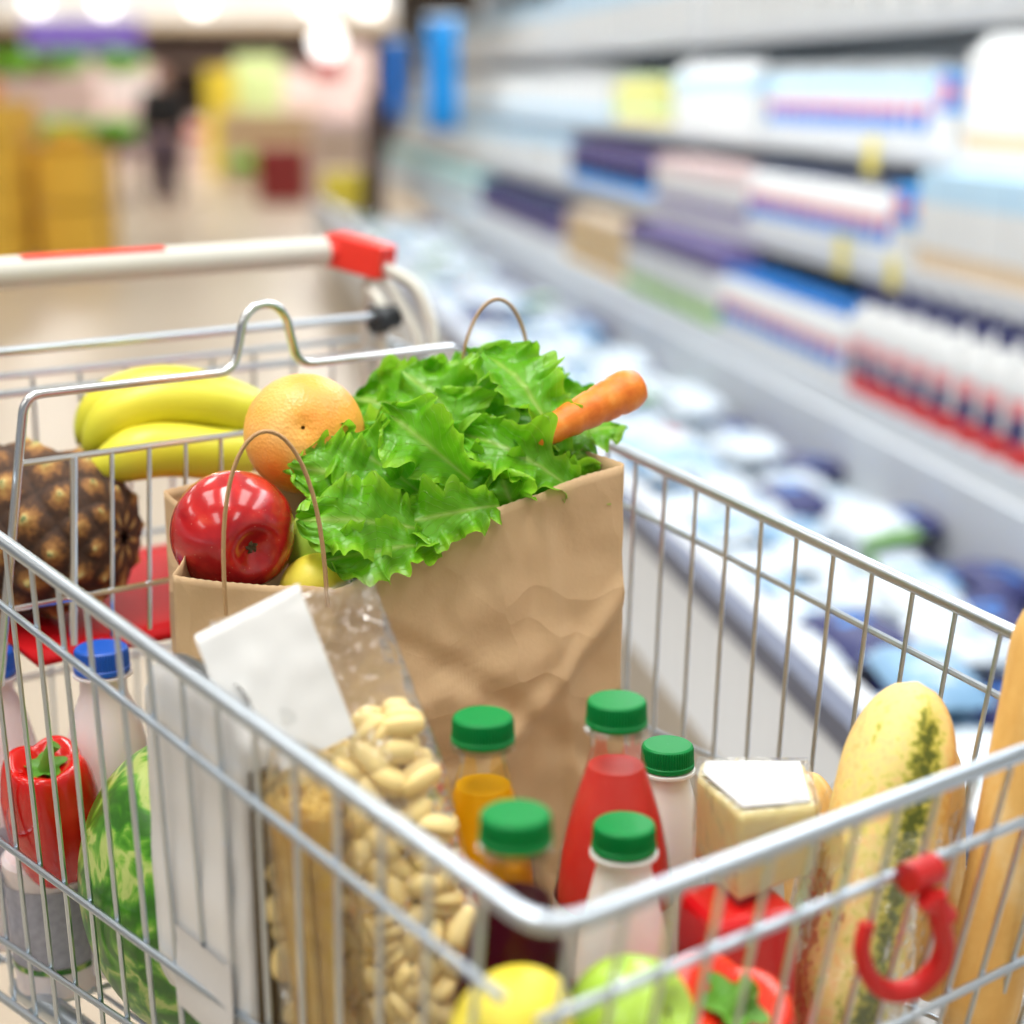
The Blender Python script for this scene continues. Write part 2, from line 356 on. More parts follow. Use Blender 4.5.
# ------------------------------------------------------------------ shopping cart
TR = math.tan(math.radians(6.49)); TT = math.tan(math.radians(3.02))
def half(t): return .236 + TT * t
def zr(t): return .86 + TR * t
def zb(t): return .61 - .115 * min(t, .75)
def wall(side, t, z):
    """point of a basket side wall under the rim point t at height z"""
    f = (zr(t) - z) / (zr(t) - zb(t))
    return V((side * (half(t) - .012 * f), t + .05 * f * max(0, 1 - t / .35), z))
def front(b, z):
    f = (.86 - z) / .25
    return V((b * (1 - .02 * f), .05 * f, z))
cart = thing('shopping_cart', 'silver wire shopping cart with a white and red handle, full of groceries', 'shopping cart', (CX, CY, 0), YAW)
L = .95
m = M()
m.tube(rnd([(-half(L), L, zr(L)), (-half(0), 0, .86), (half(0), 0, .86), (half(L), L, zr(L))], .022, 6), .0050, 12)
m.build('rim', 'zinc', cart)
for side, nm in ((-1, 'left_side_grid'), (1, 'right_side_grid')):
    m = M()
    ts = [.5086 - .0388 * i for i in range(-11, 13)]
    for t in ts:
        if .03 < t < L: m.tube([wall(side, t, zr(t)) , wall(side, t, zb(t))], .00185, 6)
    def wl(f, r):
        pts = []
        for i in range(13):
            t = .02 + (L - .02) * i / 12; p = wall(side, t, f(t)); p.x += side * .003; pts.append(p)
        m.tube(pts, r, 8)
    wl(lambda t: zr(t) - .047, .0027); wl(lambda t: .70 - .03 * t, .0027); wl(lambda t: zb(t) + .055, .0024); wl(lambda t: zb(t) + .002, .0034)
    m.build(nm, 'zinc', cart)
m = M()
for i in range(15):
    b = -.236 + .472 * (i + .5) / 15
    m.tube([front(b, .86), front(b, .61)], .00185, 6)
for z, r in ((.813, .0030), (.70, .0027), (.61, .0034)):
    p = front(.236, z); q = V((p.x, p.y - .004, z)); m.tube([V((-q.x, q.y, z)), q], r, 8)
m.build('front_grid', 'zinc', cart)
m = M()
for i in range(17):
    b = -.21 + .42 * i / 16
    m.tube([(b, .05, zb(.05) - .002), (b * 1.1, .75, zb(.75) - .002), (b * 1.13, L, zb(L) - .002)], .0019, 6)
for i in range(9):
    a = .06 + (L - .06) * i / 8; w = half(a) - .014
    m.tube([(-w, a, zb(a) - .006), (w, a, zb(a) - .006)], .0026, 6)
m.build('floor_grid', 'zinc', cart)
# rear flap
m = M()
for i in range(13):
    b = -.27 + .54 * i / 12; m.tube([(b, L - .02, zr(L) - .004), (b * .95, L, zb(L))], .0019, 6)
for z in (zr(L) - .002, .80, .68): m.tube([(-.275, L - .01, z), (.275, L - .01, z)], .003, 8)
m.build('rear_flap', 'zinc', cart)
# child seat backrest: bent wire frame with a hump and a grid of wires
A0 = .655
m = M()
def gx(z): return .222 - (z - .80) * .10
hump = [(-.235, A0 + .01, .78), (-.203, A0, 1.000), (-.032, A0, 1.000)]
hump += [(-.003 + .0215 * math.sin(PI / 2 * (k / 8 * 2 - 1)), A0, 1.030 + .0215 * math.cos(PI / 2 * (k / 8 * 2 - 1))) for k in range(9)]
hump += [(.026, A0, 1.000), (.187, A0, 1.000), (.222, A0 + .01, .78)]
m.tube(rnd(hump, .014, 5), .0036, 10)
m.build('seat_back_frame', 'chrome', cart)
m = M()
m.tube([(-.211, A0 + .003, .949), (.200, A0 + .003, .949)], .0026, 8); m.tube([(-.226, A0 + .007, .838), (.216, A0 + .007, .838)], .0024, 8)
for i in range(13):
    b = -.168 + .0307 * i; m.tube([(b, A0 + .002, .949), (b * 1.04, A0 + .010, .80)], .0030 if i in (0, 12) else .0018, 6)
m.build('seat_back_grid', 'chrome', cart)
m = M(); m.grid(lambda u, v: V((-.20 + .40 * u, .675 + .25 * v, .79 + .003 * math.sin(v * PI))), 8, 8)
sp_ = m.build('child_seat_panel', 'red_seat', cart); md = sp_.modifiers.new('s', 'SOLIDIFY'); md.thickness = .006
# rear upper bars and loops at the handle side
m = M()
m.tube([(-.29, .87, .999), (.243, .87, .999)], .0040, 10)
m.tube([(-.285, .885, .960), (.28, .885, .960)], .0034, 8)
m.build('rear_cross_bar', 'zinc', cart)
for s in (-1, 1):
    m = M()
    m.tube(rnd([(s * .246, .87, .90), (s * .246, .87, 1.012), (s * .252, .90, 1.022), (s * .262, .93, .99), (s * .268, .93, .86)], .02, 5), .0048, 8)
    m.build('hinge_loop', 'handle_tube', cart); m = M()
    m.tube(rnd([(s * .270, .93, .86), (s * .266, .93, 1.03), (s * .275, .90, 1.03), (s * .285, .86, .97), (s * .28, .85, .90)], .02, 5), .0044, 8)
    m.build('hinge_loop', 'handle_tube', cart)
for s in (-1, 1):
    m = M(); m.tube([(s * .236, .87, .995), (s * .249, .87, .995)], .014, 12); m.build('hinge_bushing', 'black_plastic', cart); m = M(); m.tube([(s * .272, .90, .992), (s * .283, .90, .992)], .012, 12)
    m.build('hinge_bushing', 'black_plastic', cart)
HA, HZ = .955, 1.056
h = M(); h.tube([(-.236, HA, HZ), (.236, HA, HZ)], .0148, 24); hd = h.build('handle', 'handle_tube', cart)
m = M()
def strip(u, v):
    a = math.radians(125 - 75 * v); return V((-.085 + .14 * u, HA - .0153 * math.cos(a), HZ + .0153 * math.sin(a)))
m.grid(strip, 4, 8); s_ = m.build('red_strip', 'red_plastic', hd); s_['label'] = 'red stripe along the handle'
for s in (-1, 1):
    m = M(); r = Matrix.Rotation(0, 3, 'X')
    # boxy corner clamp: from the tube end bending forward onto the arm
    m.tube([(s * .232, HA, HZ), (s * .250, HA, HZ)], [.0165, .0185], 8)
    ax = V((s * .022, -.045, -.010)).normalized(); c0 = V((s * .262, HA - .022, HZ - .004))
    y = ax; x = V((-y.y, y.x, 0)).normalized(); z = x.cross(y) * (1 if x.cross(y).z > 0 else 1); R = Matrix((x, y, z)).transposed()
    m.box(c0, (.032, .066, .034), R)
    o = m.build('handle_end_cap', 'red_plastic', cart, smooth=False); bv = o.modifiers.new('b', 'BEVEL'); bv.width = .003; bv.segments = 2
    m = M()
    m.tube(rnd([(s * .262, HA - .03, HZ - .006), (s * .288, HA - .085, HZ - .028), (s * .296, HA - .105, HZ - .075), (s * .291, HA - .11, .95), (s * .286, HA - .10, .80)], .02, 5), .0055, 12)
    m.build('handle_arm', 'handle_tube', cart)
# undercarriage
m = M()
for s in (-1, 1):
    m.tube(rnd([(s * .28, .86, .80), (s * .27, .90, .45), (s * .25, .90, .16), (s * .20, .05, .14)], .04, 5), .011, 10)
    m.tube(rnd([(s * .20, .08, .14), (s * .21, .22, .40), (s * .225, .40, .56), (s * .24, .66, .53)], .05, 5), .009, 10)
for a, w in ((.10, .20), (.5, .226), (.9, .25)): m.tube([(-w, a, .14), (w, a, .14)], .008, 8)
m.build('chassis', 'zinc', cart)
for (b, a) in ((-.20, .07), (.20, .07), (-.25, .88), (.25, .88)):
    m = M(); m.tube([(b - .012, a, .0625), (b + .012, a, .0625)], .0615, 28); w_ = m.build('wheel', 'rubber', cart)
    m = M()
    for d in (-.017, .017): m.box((b + d, a, .09), (.004, .03, .08))
    m.box((b, a, .131), (.04, .04, .006)); m.tube([(b - .018, a, .0625), (b + .018, a, .0625)], .006, 8); m.build('wheel_fork', 'zinc', w_)
# red plastic loop clipped on the front wire
m = M()
m.tube([(.006, -.002, .813), (.028, -.002, .813)], .0088, 14)
P0 = V((.017, 0, .80)); lp = []
hk = V((.020, -.006, .805)); ctrl = [hk + (V(q_) - hk) * .84 for q_ in [(.020, -.012, .805), (.022, -.014, .785), (.033, -.012, .765), (.037, -.006, .745), (.027, .004, .727), (.008, .012, .727), (-.008, .016, .742), (-.014, .018, .765), (-.009, .018, .780)]]
m.tube(rnd(ctrl, .009, 5), .0062, 10, flat=.75)
m.tube([(.012, -.010, .803), (.030, -.012, .788)], .006, 8)
o = m.build('hook', 'hook_red', cart); o['label'] = 'red plastic loop hook clipped on the front wire'

# ------------------------------------------------------------------ paper bag
TLp, TRp, BRp, BLp = K(-.177, .479, .900), K(.138, .380, .951), K(.185, .52, .962), K(-.112, .625, .921)
fl = .572
bTL, bTR, bBR, bBL = K(-.075, .535, fl), K(.178, .400, fl), K(.205, .51, fl), K(-.055, .63, fl)
bag_org = (bTL + bTR + bBR + bBL) / 4
def loop(s, q, rr=.06):
    # s in 0..1 around four corners, lengths weighted
    w = [.38, .12, .38, .12]; acc = 0
    for i in range(4):
        if s <= acc + w[i] or i == 3:
            return q[i].lerp(q[(i + 1) % 4], min(1, max(0, (s - acc) / w[i]))), i, (s - acc) / w[i]
        acc += w[i]
def bagp(s, h):
    pt, i, k = loop(s, (TLp, TRp, BRp, BLp)); pb, _, _ = loop(s, (bTL, bTR, bBR, bBL))
    p = pb.lerp(pt, h); hx = pb.lerp(pt, min(1, .25 + h * 1.35) if h > .15 else h * 3.01); p.x, p.y = hx.x, hx.y
    d1 = [V((.60, -.80, 0)), V((.80, .60, 0)), V((-.60, .80, 0)), V((-.80, -.60, 0))][i]
    fn = (TRp - TLp).cross(V((0, 0, 1))).normalized(); nn = [fn, V((-fn.y, fn.x, 0)), -fn, V((fn.y, -fn.x, 0))][i]
    bul = math.sin(PI * k)
    off = 0
    if i in (0, 2):
        off += .012 * bul * math.sin(PI * min(1, h * 1.05)) - (.006 * bul * (1 if i == 2 else 0))
        x = k; 
        # creases: horizontal fold, two diagonals
        def cr(d, w, a): return a * max(0, 1 - abs(d) / w)
        off += cr(h - .52 + .06 * x, .035, -.010) * min(1, max(0, (.9 - x) * 3)) * min(1, x * 5)
        off += cr(h - .62 - .05 * x, .06, .006) * min(1, max(0, (1 - x) * 3))
        off += cr((h - .9) + (x - .36) * .9, .05, -.006) * (1 if x > .34 else 0)
        off += cr((h - .30) - (x - .5) * .9, .05, .007); off += cr((h - .22) + (x - .7) * .7, .04, -.006)
        off += cr((x - .86) + (h - .5) * .12, .04, .004)
    else:
        off -= .02 * bul * h
    q = p * 1.0
    off += (noise.noise(q * 16) * .0065 + abs(noise.noise(q * 26 + V((3, 1, 4)))) * .0075) * min(1, .25 + 1.1 * (1 - h)) * (.35 + bul)
    p = p + nn * off
    if i == 0:
        sg = [(0, 0), (.1, .013), (.2, .024), (.33, .036), (.38, .033), (.5, .022), (.7, .010), (.9, .002), (1, 0)]
        for (a0, v0), (a1, v1) in zip(sg, sg[1:]):
            if a0 <= k <= a1: p.z -= (v0 + (v1 - v0) * (k - a0) / (a1 - a0)) * max(0, (h - .35) / .65); break
        p += nn * .010 * math.exp(-((k - .35) / .05) ** 2) * max(0, (h - .8) / .2)
    if h > .999: p.z += .0005 * (int(s * 320) % 2) + .002 * noise.noise(p * 20)
    return p
bag = thing('paper_bag', 'brown kraft paper grocery bag with twisted handles standing in the cart', 'paper bag', bag_org)
m = M(); NS, NH = 320, 56
m.grid(lambda s, h: bagp(s, h) - bag_org, NS, NH, cu=True)
bp = m.build('bag_body', 'kraft', bag, sharp=0); md = bp.modifiers.new('s', 'SOLIDIFY'); md.thickness = .0005
m = M(); m.add([q - bag_org for q in (bTL, bTR, bBR, bBL)], [(0, 1, 2, 3)]); m.build('bag_bottom', 'kraft', bag)
def arch(p0, p1, top, wdt=.0, n=26, lean=V((0, 0, 0))):
    out = []
    for i in range(n + 1):
        a = PI * i / n; x = .5 - .5 * math.cos(a); y = max(0, math.sin(a)) ** .75
        out.append(p0.lerp(p1, x) + (top - (p0 + p1) / 2) * y)
    return out
f0 = K(-.149, .458, .872); f1 = K(-.085, .432, .872); tp = K(-.118, .45, .996)
m = M(); m.tube([p - bag_org for p in arch(f0, f1, tp)], .0025, 8, flat=.6); m.build('bag_handle', 'kraft_handle', bag)
f0 = K(.107, .549, .95); f1 = K(.165, .528, .95); tp = K(.140, .538, 1.056)
m = M(); m.tube([p - bag_org for p in arch(f0, f1, tp)], .0022, 8, flat=.6); m.build('bag_handle', 'kraft_handle', bag)

# ------------------------------------------------------------------ lettuce
lc = K(.02, .46, .93)
CAMP = V((0, 0, CAMZ)); cp, sp = math.cos(PITCH), math.sin(PITCH)
def at(x, y, d):
    """point seen at a picture position at distance d (used once to lay leaves out in space)"""
    u = (x - 512) / 1681.3; w = (y - 512) / 1681.3
    return CAMP + V((u, cp - w * sp, -(sp + w * cp))) * d
let = thing('lettuce', 'head of bright green curly leaf lettuce spilling over the paper bag', 'lettuce', lc)
def leaf(base, tip, width, nrm, seed, arch_=.012, cup=.15, ruf=.28, nu=60, nv=40):
    rs = random.Random(seed); ax = tip - base; ln = ax.length; axn = ax.normalized()
    nrm = (nrm - axn * nrm.dot(axn)).normalized(); side = axn.cross(nrm)
    ph = [rs.uniform(0, 6.28) for _ in range(8)]; f1 = rs.uniform(2.2, 3.4); f2 = rs.uniform(6, 9)
    def N1(x, y, z=0): return noise.noise(V((x + seed * 3.7, y + seed * 1.3, z)))
    def fn(u, v):
        e = 2 * v - 1; s = 1 if e > 0 else -1; ae = abs(e)
        w = width * (.42 + .58 * math.sin(min(1, u * 1.3) * PI / 2) ** 1.2) * math.sqrt(max(0, 1 - max(0, (u - .5) / .505) ** 3.0))
        w *= 1 + ae * (.38 * N1(u * 5, s * 7) + .13 * N1(u * 11, s * 9))
        uu = u - .10 * ae * ae * (u > .3) * (u - .3)
        edge = ae ** 1.8; tipe = max(0, u - .72) / .28; L_ = ln / .05
        z = arch_ * math.sin(PI * u) + cup * w * ae * ae * .9
        z += ruf * width * (edge * (2.6 * N1(u * 3.2 * L_, s * 3, 1) + 1.5 * N1(u * 8 * L_, s * 5, 2)) + ae ** 5 * .5 * N1(u * 22 * L_, s * 5, 3) + tipe * 1.6 * N1(e * 2.6, 3, 4) + tipe ** 3 * .9 * N1(e * 9, 7, 5))
        sd = e * w + edge * ruf * width * 1.0 * N1(u * 7 * L_, s * 4, 6)
        p = base + ax * uu + side * sd + nrm * z
        q = p * 38; p = p + nrm * (.0045 * noise.noise(q) + .002 * noise.noise(q * 2.6))
        p += axn * (.010 * tipe * N1(e * 5, 2, 8) + .006 * edge * N1(u * 9, s, 9))
        return p - lc
    m = M(); m.grid(fn, nu, nv); return m.build('leaf', 'lettuce', let, sharp=0)
up = V((0, 0, 1)); tc_ = V((0, -1, 0.35)); tcl = V((-.35, -.9, .35)); tcr = V((.4, -.85, .3))
LV = [ # base px,py,d, tip px,py,d, half width, normal, arch, cup
 (505,455,1.24, 352,398,1.27, .030, tcl+up*.4, .014, .2),
 (415,425,1.19, 488,530,1.135, .022, tc_, .010, .1),
 (585,498,1.16, 455,428,1.165, .019, tcr+up*.3, .012, .45),
 (520,470,1.24, 400,372,1.24, .030, tcl, .012, .15),
 (530,460,1.25, 462,352,1.27, .026, tc_, .014, .2),
 (560,470,1.25, 500,352,1.29, .026, tcr, .010, .2),
 (560,470,1.26, 545,378,1.29, .030, tc_+up*.3, .014, .25),
 (560,455,1.25, 622,428,1.25, .018, up+tc_*.6, .006, .1),
 (545,470,1.22, 590,455,1.19, .020, tc_+up*.5, .006, .3),
 (440,500,1.17, 325,552,1.13, .020, tc_+up*.2, .010, .15),
 (440,480,1.20, 330,455,1.20, .030, tcl+up*.2, .010, .2),
 (450,500,1.20, 300,482,1.19, .022, tcl+up*.5, .008, .2),
 (430,505,1.19, 305,515,1.17, .022, tc_+up*.2, .008, .2),
 (450,500,1.19, 368,430,1.19, .024, tcl, .010, .3),
 (480,510,1.16, 400,512,1.14, .017, tc_, .012, .2),
 (430,540,1.145, 330,575,1.16, .016, tc_, .005, .1),
 (510,500,1.16, 560,455,1.17, .022, tc_, .008, .2),
 (470,470,1.20, 432,392,1.20, .024, tcr, .010, .3),
 (520,520,1.15, 500,470,1.14, .018, tc_, .008, .3),
 (560,500,1.18, 600,470,1.18, .016, tc_, .006, .3),
 (520,470,1.23, 470,400,1.21, .026, tc_, .012, .25),
 (540,460,1.23, 520,400,1.23, .024, tcr, .012, .25),
 (400,520,1.19, 350,500,1.17, .022, tc_, .008, .2),
 (500,520,1.18, 440,540,1.17, .030, tc_, .004, .1),
 (450,540,1.18, 370,560,1.18, .030, tc_, .004, .1),
 (560,500,1.20, 520,480,1.20, .035, tc_, .004, .1),
 (380,480,1.21, 310,440,1.24, .018, tcl+up*.5, .008, .3),
 (430,430,1.25, 395,385,1.27, .018, tcl+up*.5, .008, .3),
]
for i, (bx, by, bd, tx, ty, td, w, nn, ar, cu) in enumerate(LV):
    g = lambda q: 1.205 + (q - 1.13) * .85
    leaf(at(bx, by, g(bd)), at(tx, ty, g(td)), w * 1.35, (nn.normalized() + V((math.sin(i * 2.4) * .45, 0, math.cos(i * 2.4) * .35))), 100 + i, ar * 1.3, cu * 1.5)
for i, (bx, by, bd, tx, ty, td, w, nn, ar, cu) in enumerate([
 (420,500,1.21, 290,468,1.21, .030, tcl+up*.5, .012, .3),
 (440,535,1.19, 298,520,1.175, .030, tc_+up*.3, .014, .3),
 (430,500,1.21, 322,432,1.22, .026, tcl+up*.6, .010, .4),
 (440,545,1.19, 325,560,1.168, .024, tc_+up*.1, .012, .35),
 (500,505,1.20, 398,525,1.185, .024, tc_, .012, .3),
 (470,480,1.21, 385,410,1.21, .030, tcl+up*.2, .018, .5),
 (560,460,1.24, 480,350,1.28, .030, tcr+up*.3, .018, .5)]):
    leaf(at(bx, by, bd), at(tx, ty, td), w, nn, 300 + i, ar, cu)
m = M(); m.lathe([(.001, 0), (.012, .002), (.016, .03), (.018, .07), (.012, .10), (.002, .11)], 14); m.build('stem', 'lemon', let, loc=(K(.06, .47, .86) - lc))
let.children[-1].data.materials[0] = MATS['pale_green']; let.children[-1]['label'] = 'pale green stalk'

# ------------------------------------------------------------------ fruit
def fruit(name, label, cat, c, r, material, prof='apple', rot=(0, 0, 0), stem=True, sq=1.0, group=None):
    t = thing(name, label, cat, c, 0, group, rot); m = M()
    def fn(u, v):
        th = PI * (u * .98 + .01); ph = 2 * PI * v
        if prof == 'apple':
            rr = r * (math.sin(th) ** .9) * (1 + .05 * math.cos(th)) * (1 + .014 * math.cos(5 * ph) * (th > 1.8)); z = r * .98 * math.cos(th) * sq
            d = math.sin(th); z -= r * .42 * math.exp(-(d / .30) ** 2) * (1 if math.cos(th) > 0 else -.72)
        elif prof == 'lemon':
            z = r * 1.22 * math.cos(th); rr = r * math.sin(th) ** 1.15 * .98; z += r * .12 * math.copysign(math.exp(-(math.sin(th) / .22) ** 2), math.cos(th))
        else:
            rr = r * math.sin(th); z = r * .95 * math.cos(th); z -= r * .07 * math.exp(-(math.sin(th) / .2) ** 2) * math.copysign(1, math.cos(th))
        return V((rr * math.cos(ph), rr * math.sin(ph), z))
    m.grid(fn, 40, 48, cv=True); m.build('flesh' if name != 'apple' else 'skin', material, t, sharp=0)
    if stem:
        m = M()
        if prof == 'apple':
            m.tube([(0, 0, r * .5), (r * .04, 0, r * .8), (r * .12, 0, r * 1.1)], r * .035, 6); m.build('stem', 'stem_brown', t)
            m = M()
            for k in range(5):
                a = k * 2 * PI / 5; m.tube([(0, 0, -r * .60), (r * .07 * math.cos(a), r * .07 * math.sin(a), -r * .68), (r * .12 * math.cos(a + .3), r * .12 * math.sin(a + .3), -r * .66)], [r * .05, r * .035, r * .01], 5)
            m.build('calyx', 'stem_brown', t)
        else:
            m.lathe([(r * .10, 0), (r * .12, r * .03), (r * .05, r * .06)], 8, (0, 0, r * .86)); m.build('stem', 'stem_green', t)
    return t
def aim(d):  # euler that turns -Z of the fruit toward d
    return V(d).to_track_quat('-Z', 'Y').to_euler()
fruit('apple', 'shiny red apple lying inside the left end of the paper bag', 'apple', K(-.113, .511, .912), .0440, 'apple', rot=aim((.52, -.80, -.12)), sq=.97)
fruit('grapefruit', 'large yellow orange grapefruit behind the red apple, above the bag edge', 'grapefruit', K(-.033, .546, .968), .0450, 'grapefruit', 'round', rot=(-1.9, .3, 0))
fruit('apple', 'light green apple peeking out between the red apple and the lettuce', 'apple', K(-.045, .500, .893), .0300, 'green_apple', rot=(.4, .5, 0))
fruit('lemon', 'yellow lemon under the lettuce beside the bag handle', 'lemon', K(-.070, .474, .876), .0215, 'lemon', 'lemon', rot=(0, 1.3, .3), stem=False)
fruit('lemon', 'round yellow lemon in front of the dark purple juice bottle', 'lemon', K(-.208, .061, .772), .0295, 'lemon', 'lemon', rot=(.3, 1.25, 1.2), stem=False)
fruit('lemon', 'yellow lemon buried under the round lemon in the front corner', 'lemon', K(-.205, .066, .713), .0290, 'lemon', 'lemon', rot=(.2, 1.5, .2), stem=False)
fruit('apple', 'green apple between the lemon and the red pepper at the cart front', 'apple', K(-.132, .058, .752), .0330, 'green_apple', rot=aim((.55, -.35, .35)))
fruit('apple', 'green apple buried under another green apple at the cart front', 'apple', K(-.140, .064, .686), .0320, 'green_apple', rot=(1.2, .2, 0))

def pepper(name, label, c, r, h, material, rot, seed=0):
    t = thing(name, label, 'bell pepper', c, 0, None, rot); m = M(); nl = 4; rs = random.Random(seed); po = rs.uniform(0, 6)
    def fn(u, v):
        th = PI * (u * .985 + .0075); ph = 2 * PI * v
        lob = 1 - .13 * (1 - abs(math.cos(nl / 2 * ph + po)) ** .7) * (1.2 if u < .4 else .8)
        rr = r * math.sin(th) ** .62 * lob * (1.04 - .22 * u); z = h / 2 * math.cos(th) - 0
        z -= h * .20 * math.exp(-(math.sin(th) / .42) ** 2) * (1 if math.cos(th) > 0 else -.6)
        z += .04 * h * abs(math.cos(nl / 2 * ph + po)) * (1 if math.cos(th) > .3 else 0)
        return V((rr * math.cos(ph), rr * math.sin(ph), z))
    m.grid(fn, 40, 64, cv=True); m.build('flesh', material, t, sharp=0)
    m = M()
    zt = h * .30
    m.tube([(0, 0, zt), (r * .04, 0, zt + h * .08), (r * .12, .0, zt + h * .15), (r * .24, 0, zt + h * .19)], [r * .20, r * .12, r * .10, r * .13], 10)
    def cal(u, v):
        a = 2 * PI * v; rr = r * .36 * u * (1 + .22 * math.cos(5 * a)); return V((rr * math.cos(a), rr * math.sin(a), zt + .006 - r * .02 + (u ** 2) * r * .10))
    m.grid(cal, 5, 40, cv=True); m.build('stem', 'stem_green', t)
    return t
pepper('bell_pepper', 'glossy dark red bell pepper at the left side wires beside the watermelon', K(-.222, .610, .690), .0390, .130, 'pepper_red', (.25, -.12, .5), 3)
pepper('bell_pepper', 'orange red bell pepper with green stalk at the front of the cart', K(-.060, .074, .700), .0500, .095, 'pepper_orange_red', (.42, -.05, .9), 5)

# pineapple
pc = K(-.170, .785, .867)
pin = thing('pineapple', 'ripe brown pineapple lying on the red child seat', 'pineapple', pc)
axd = (K(-.6, .8, 0) - K(0, 0, 0)).normalized(); pq = axd.to_track_quat('Z', 'Y').to_matrix()
hs = []
m = M()
def pf(u, v):
    th = PI * (u * .998 + .001); ph = 2 * PI * v; n = 8
    k = u * 6.0
    p1 = (n * v + k) % 1.0; p2 = (n * v - k) % 1.0
    e = min(1, 2.2 * (min(p1, 1 - p1))) * min(1, 2.2 * (min(p2, 1 - p2))); e = max(0, e) ** .55
    cn = math.exp(-((p1 - .5) ** 2 + (p2 - .5) ** 2) / .012)
    rr = .066 * math.sin(th) ** .55 + .0065 * e + .004 * cn; z = -.100 * math.cos(th)
    hs.append(min(1, .12 + .60 * e + .28 * cn)); return pq @ V((rr * math.cos(ph), rr * math.sin(ph), z))
m.grid(pf, 110, 220, cv=True); m.build('fruit_body', 'pineapple', pin, attr=hs, sharp=0)
m = M(); rs = random.Random(4)
for k in range(26):
    a = k * 2.4; l = .05 + .03 * rs.random(); t0 = .25 + .035 * (k % 8)
    d = V((math.cos(a) * t0 * .8, math.sin(a) * t0 * .8, 1)).normalized(); sdv = V((-math.sin(a), math.cos(a), 0))
    b0 = V((math.cos(a) * .008, math.sin(a) * .008, .088))
    pts = []
    for i in range(6):
        u = i / 5; c_ = b0 + d * l * u + V((math.cos(a), math.sin(a), 0)) * .012 * u * u; w = .008 * (1 - u) ** .7
        pts += [pq @ (c_ - sdv * w), pq @ (c_ + sdv * w)]
    m.add(pts, [(2 * i, 2 * i + 1, 2 * i + 3, 2 * i + 2) for i in range(5)])
m.build('crown', 'stem_green', pin)

# bananas
bn = K(-.045, .745, .93)
ban = thing('banana_bunch', 'bunch of yellow green bananas behind the cart seat wires', 'bananas', bn)
def banana(pts, r):
    P = [V(p) for p in pts]; out = []; N = 26
    for i in range(N + 1):
        t = i / N; n_ = len(P) - 1; q = [p.copy() for p in P]
        for k in range(n_):
            for j in range(n_ - k): q[j] = q[j].lerp(q[j + 1], t)
        out.append(q[0])
    R = []
    for i in range(N + 1):
        t = i / N; R.append(r * (.30 + .70 * min(1, (t / .14)) ** .8 if t < .14 else (1 if t < .72 else max(.16, 1 - ((t - .72) / .28) ** 1.8 * .86))))
    m = M(); m.tube([p - bn for p in out], R, 10); o = m.build('banana', 'banana', ban, sharp=0); return o
# tips at left, crown hidden behind the grapefruit
cr0 = K(.060, .735, .925)
banana([cr0, at(225, 392, 1.43), at(150, 366, 1.44), at(92, 398, 1.43), at(80, 445, 1.42)], .0215)
banana([cr0, at(240, 405, 1.40), at(165, 380, 1.39), at(105, 405, 1.385), at(86, 455, 1.38)], .0215)
banana([cr0, at(235, 480, 1.40), at(190, 440, 1.37), at(135, 432, 1.36), at(80, 490, 1.36)], .0225)
banana([cr0, at(250, 405, 1.47), at(205, 385, 1.50), at(140, 382, 1.50), at(105, 440, 1.50)], .0195)
m = M(); m.tube([cr0 - bn, K(.075, .735, .935) - bn, K(.088, .735, .95) - bn], [.016, .012, .010], 10); m.build('crown', 'stem_brown', ban)

# carrots
def carrot(label, tip, base, r):
    t = thing('carrot', label, 'carrot', base); d = tip - base; ln = d.length; R = d.to_track_quat('Z', 'Y').to_matrix(); m = M(); prof = []
    for i in range(25):
        u = i / 24; rr = r * (.55 + .45 * u) * (1 + .035 * math.sin(u * 40) + .02 * math.sin(u * 73)); 
        if u > .88: rr *= math.sqrt(max(.02, 1 - ((u - .88) / .12) ** 2.2))
        if u < .05: rr *= .5 + u * 10
        prof.append((rr, ln * u))
    m.lathe(prof, 20); m.v = [R @ v for v in m.v]; m.build('root', 'carrot', t, sharp=60)
    m = M(); m.lathe([(r * .32, -.001), (r * .30, .0015), (r * .12, .003)], 12, (0, 0, ln * .995)); m.v = [R @ v for v in m.v]; m.build('stalk_scar', 'stem_green', t)
carrot('thick orange carrot poking out of the bag at the lettuce right side', at(640, 384, 1.27), at(530, 440, 1.22), .0172)
carrot('small orange carrot end just behind the lettuce by the rear bag handle', at(568, 388, 1.38), at(520, 418, 1.34), .0115)

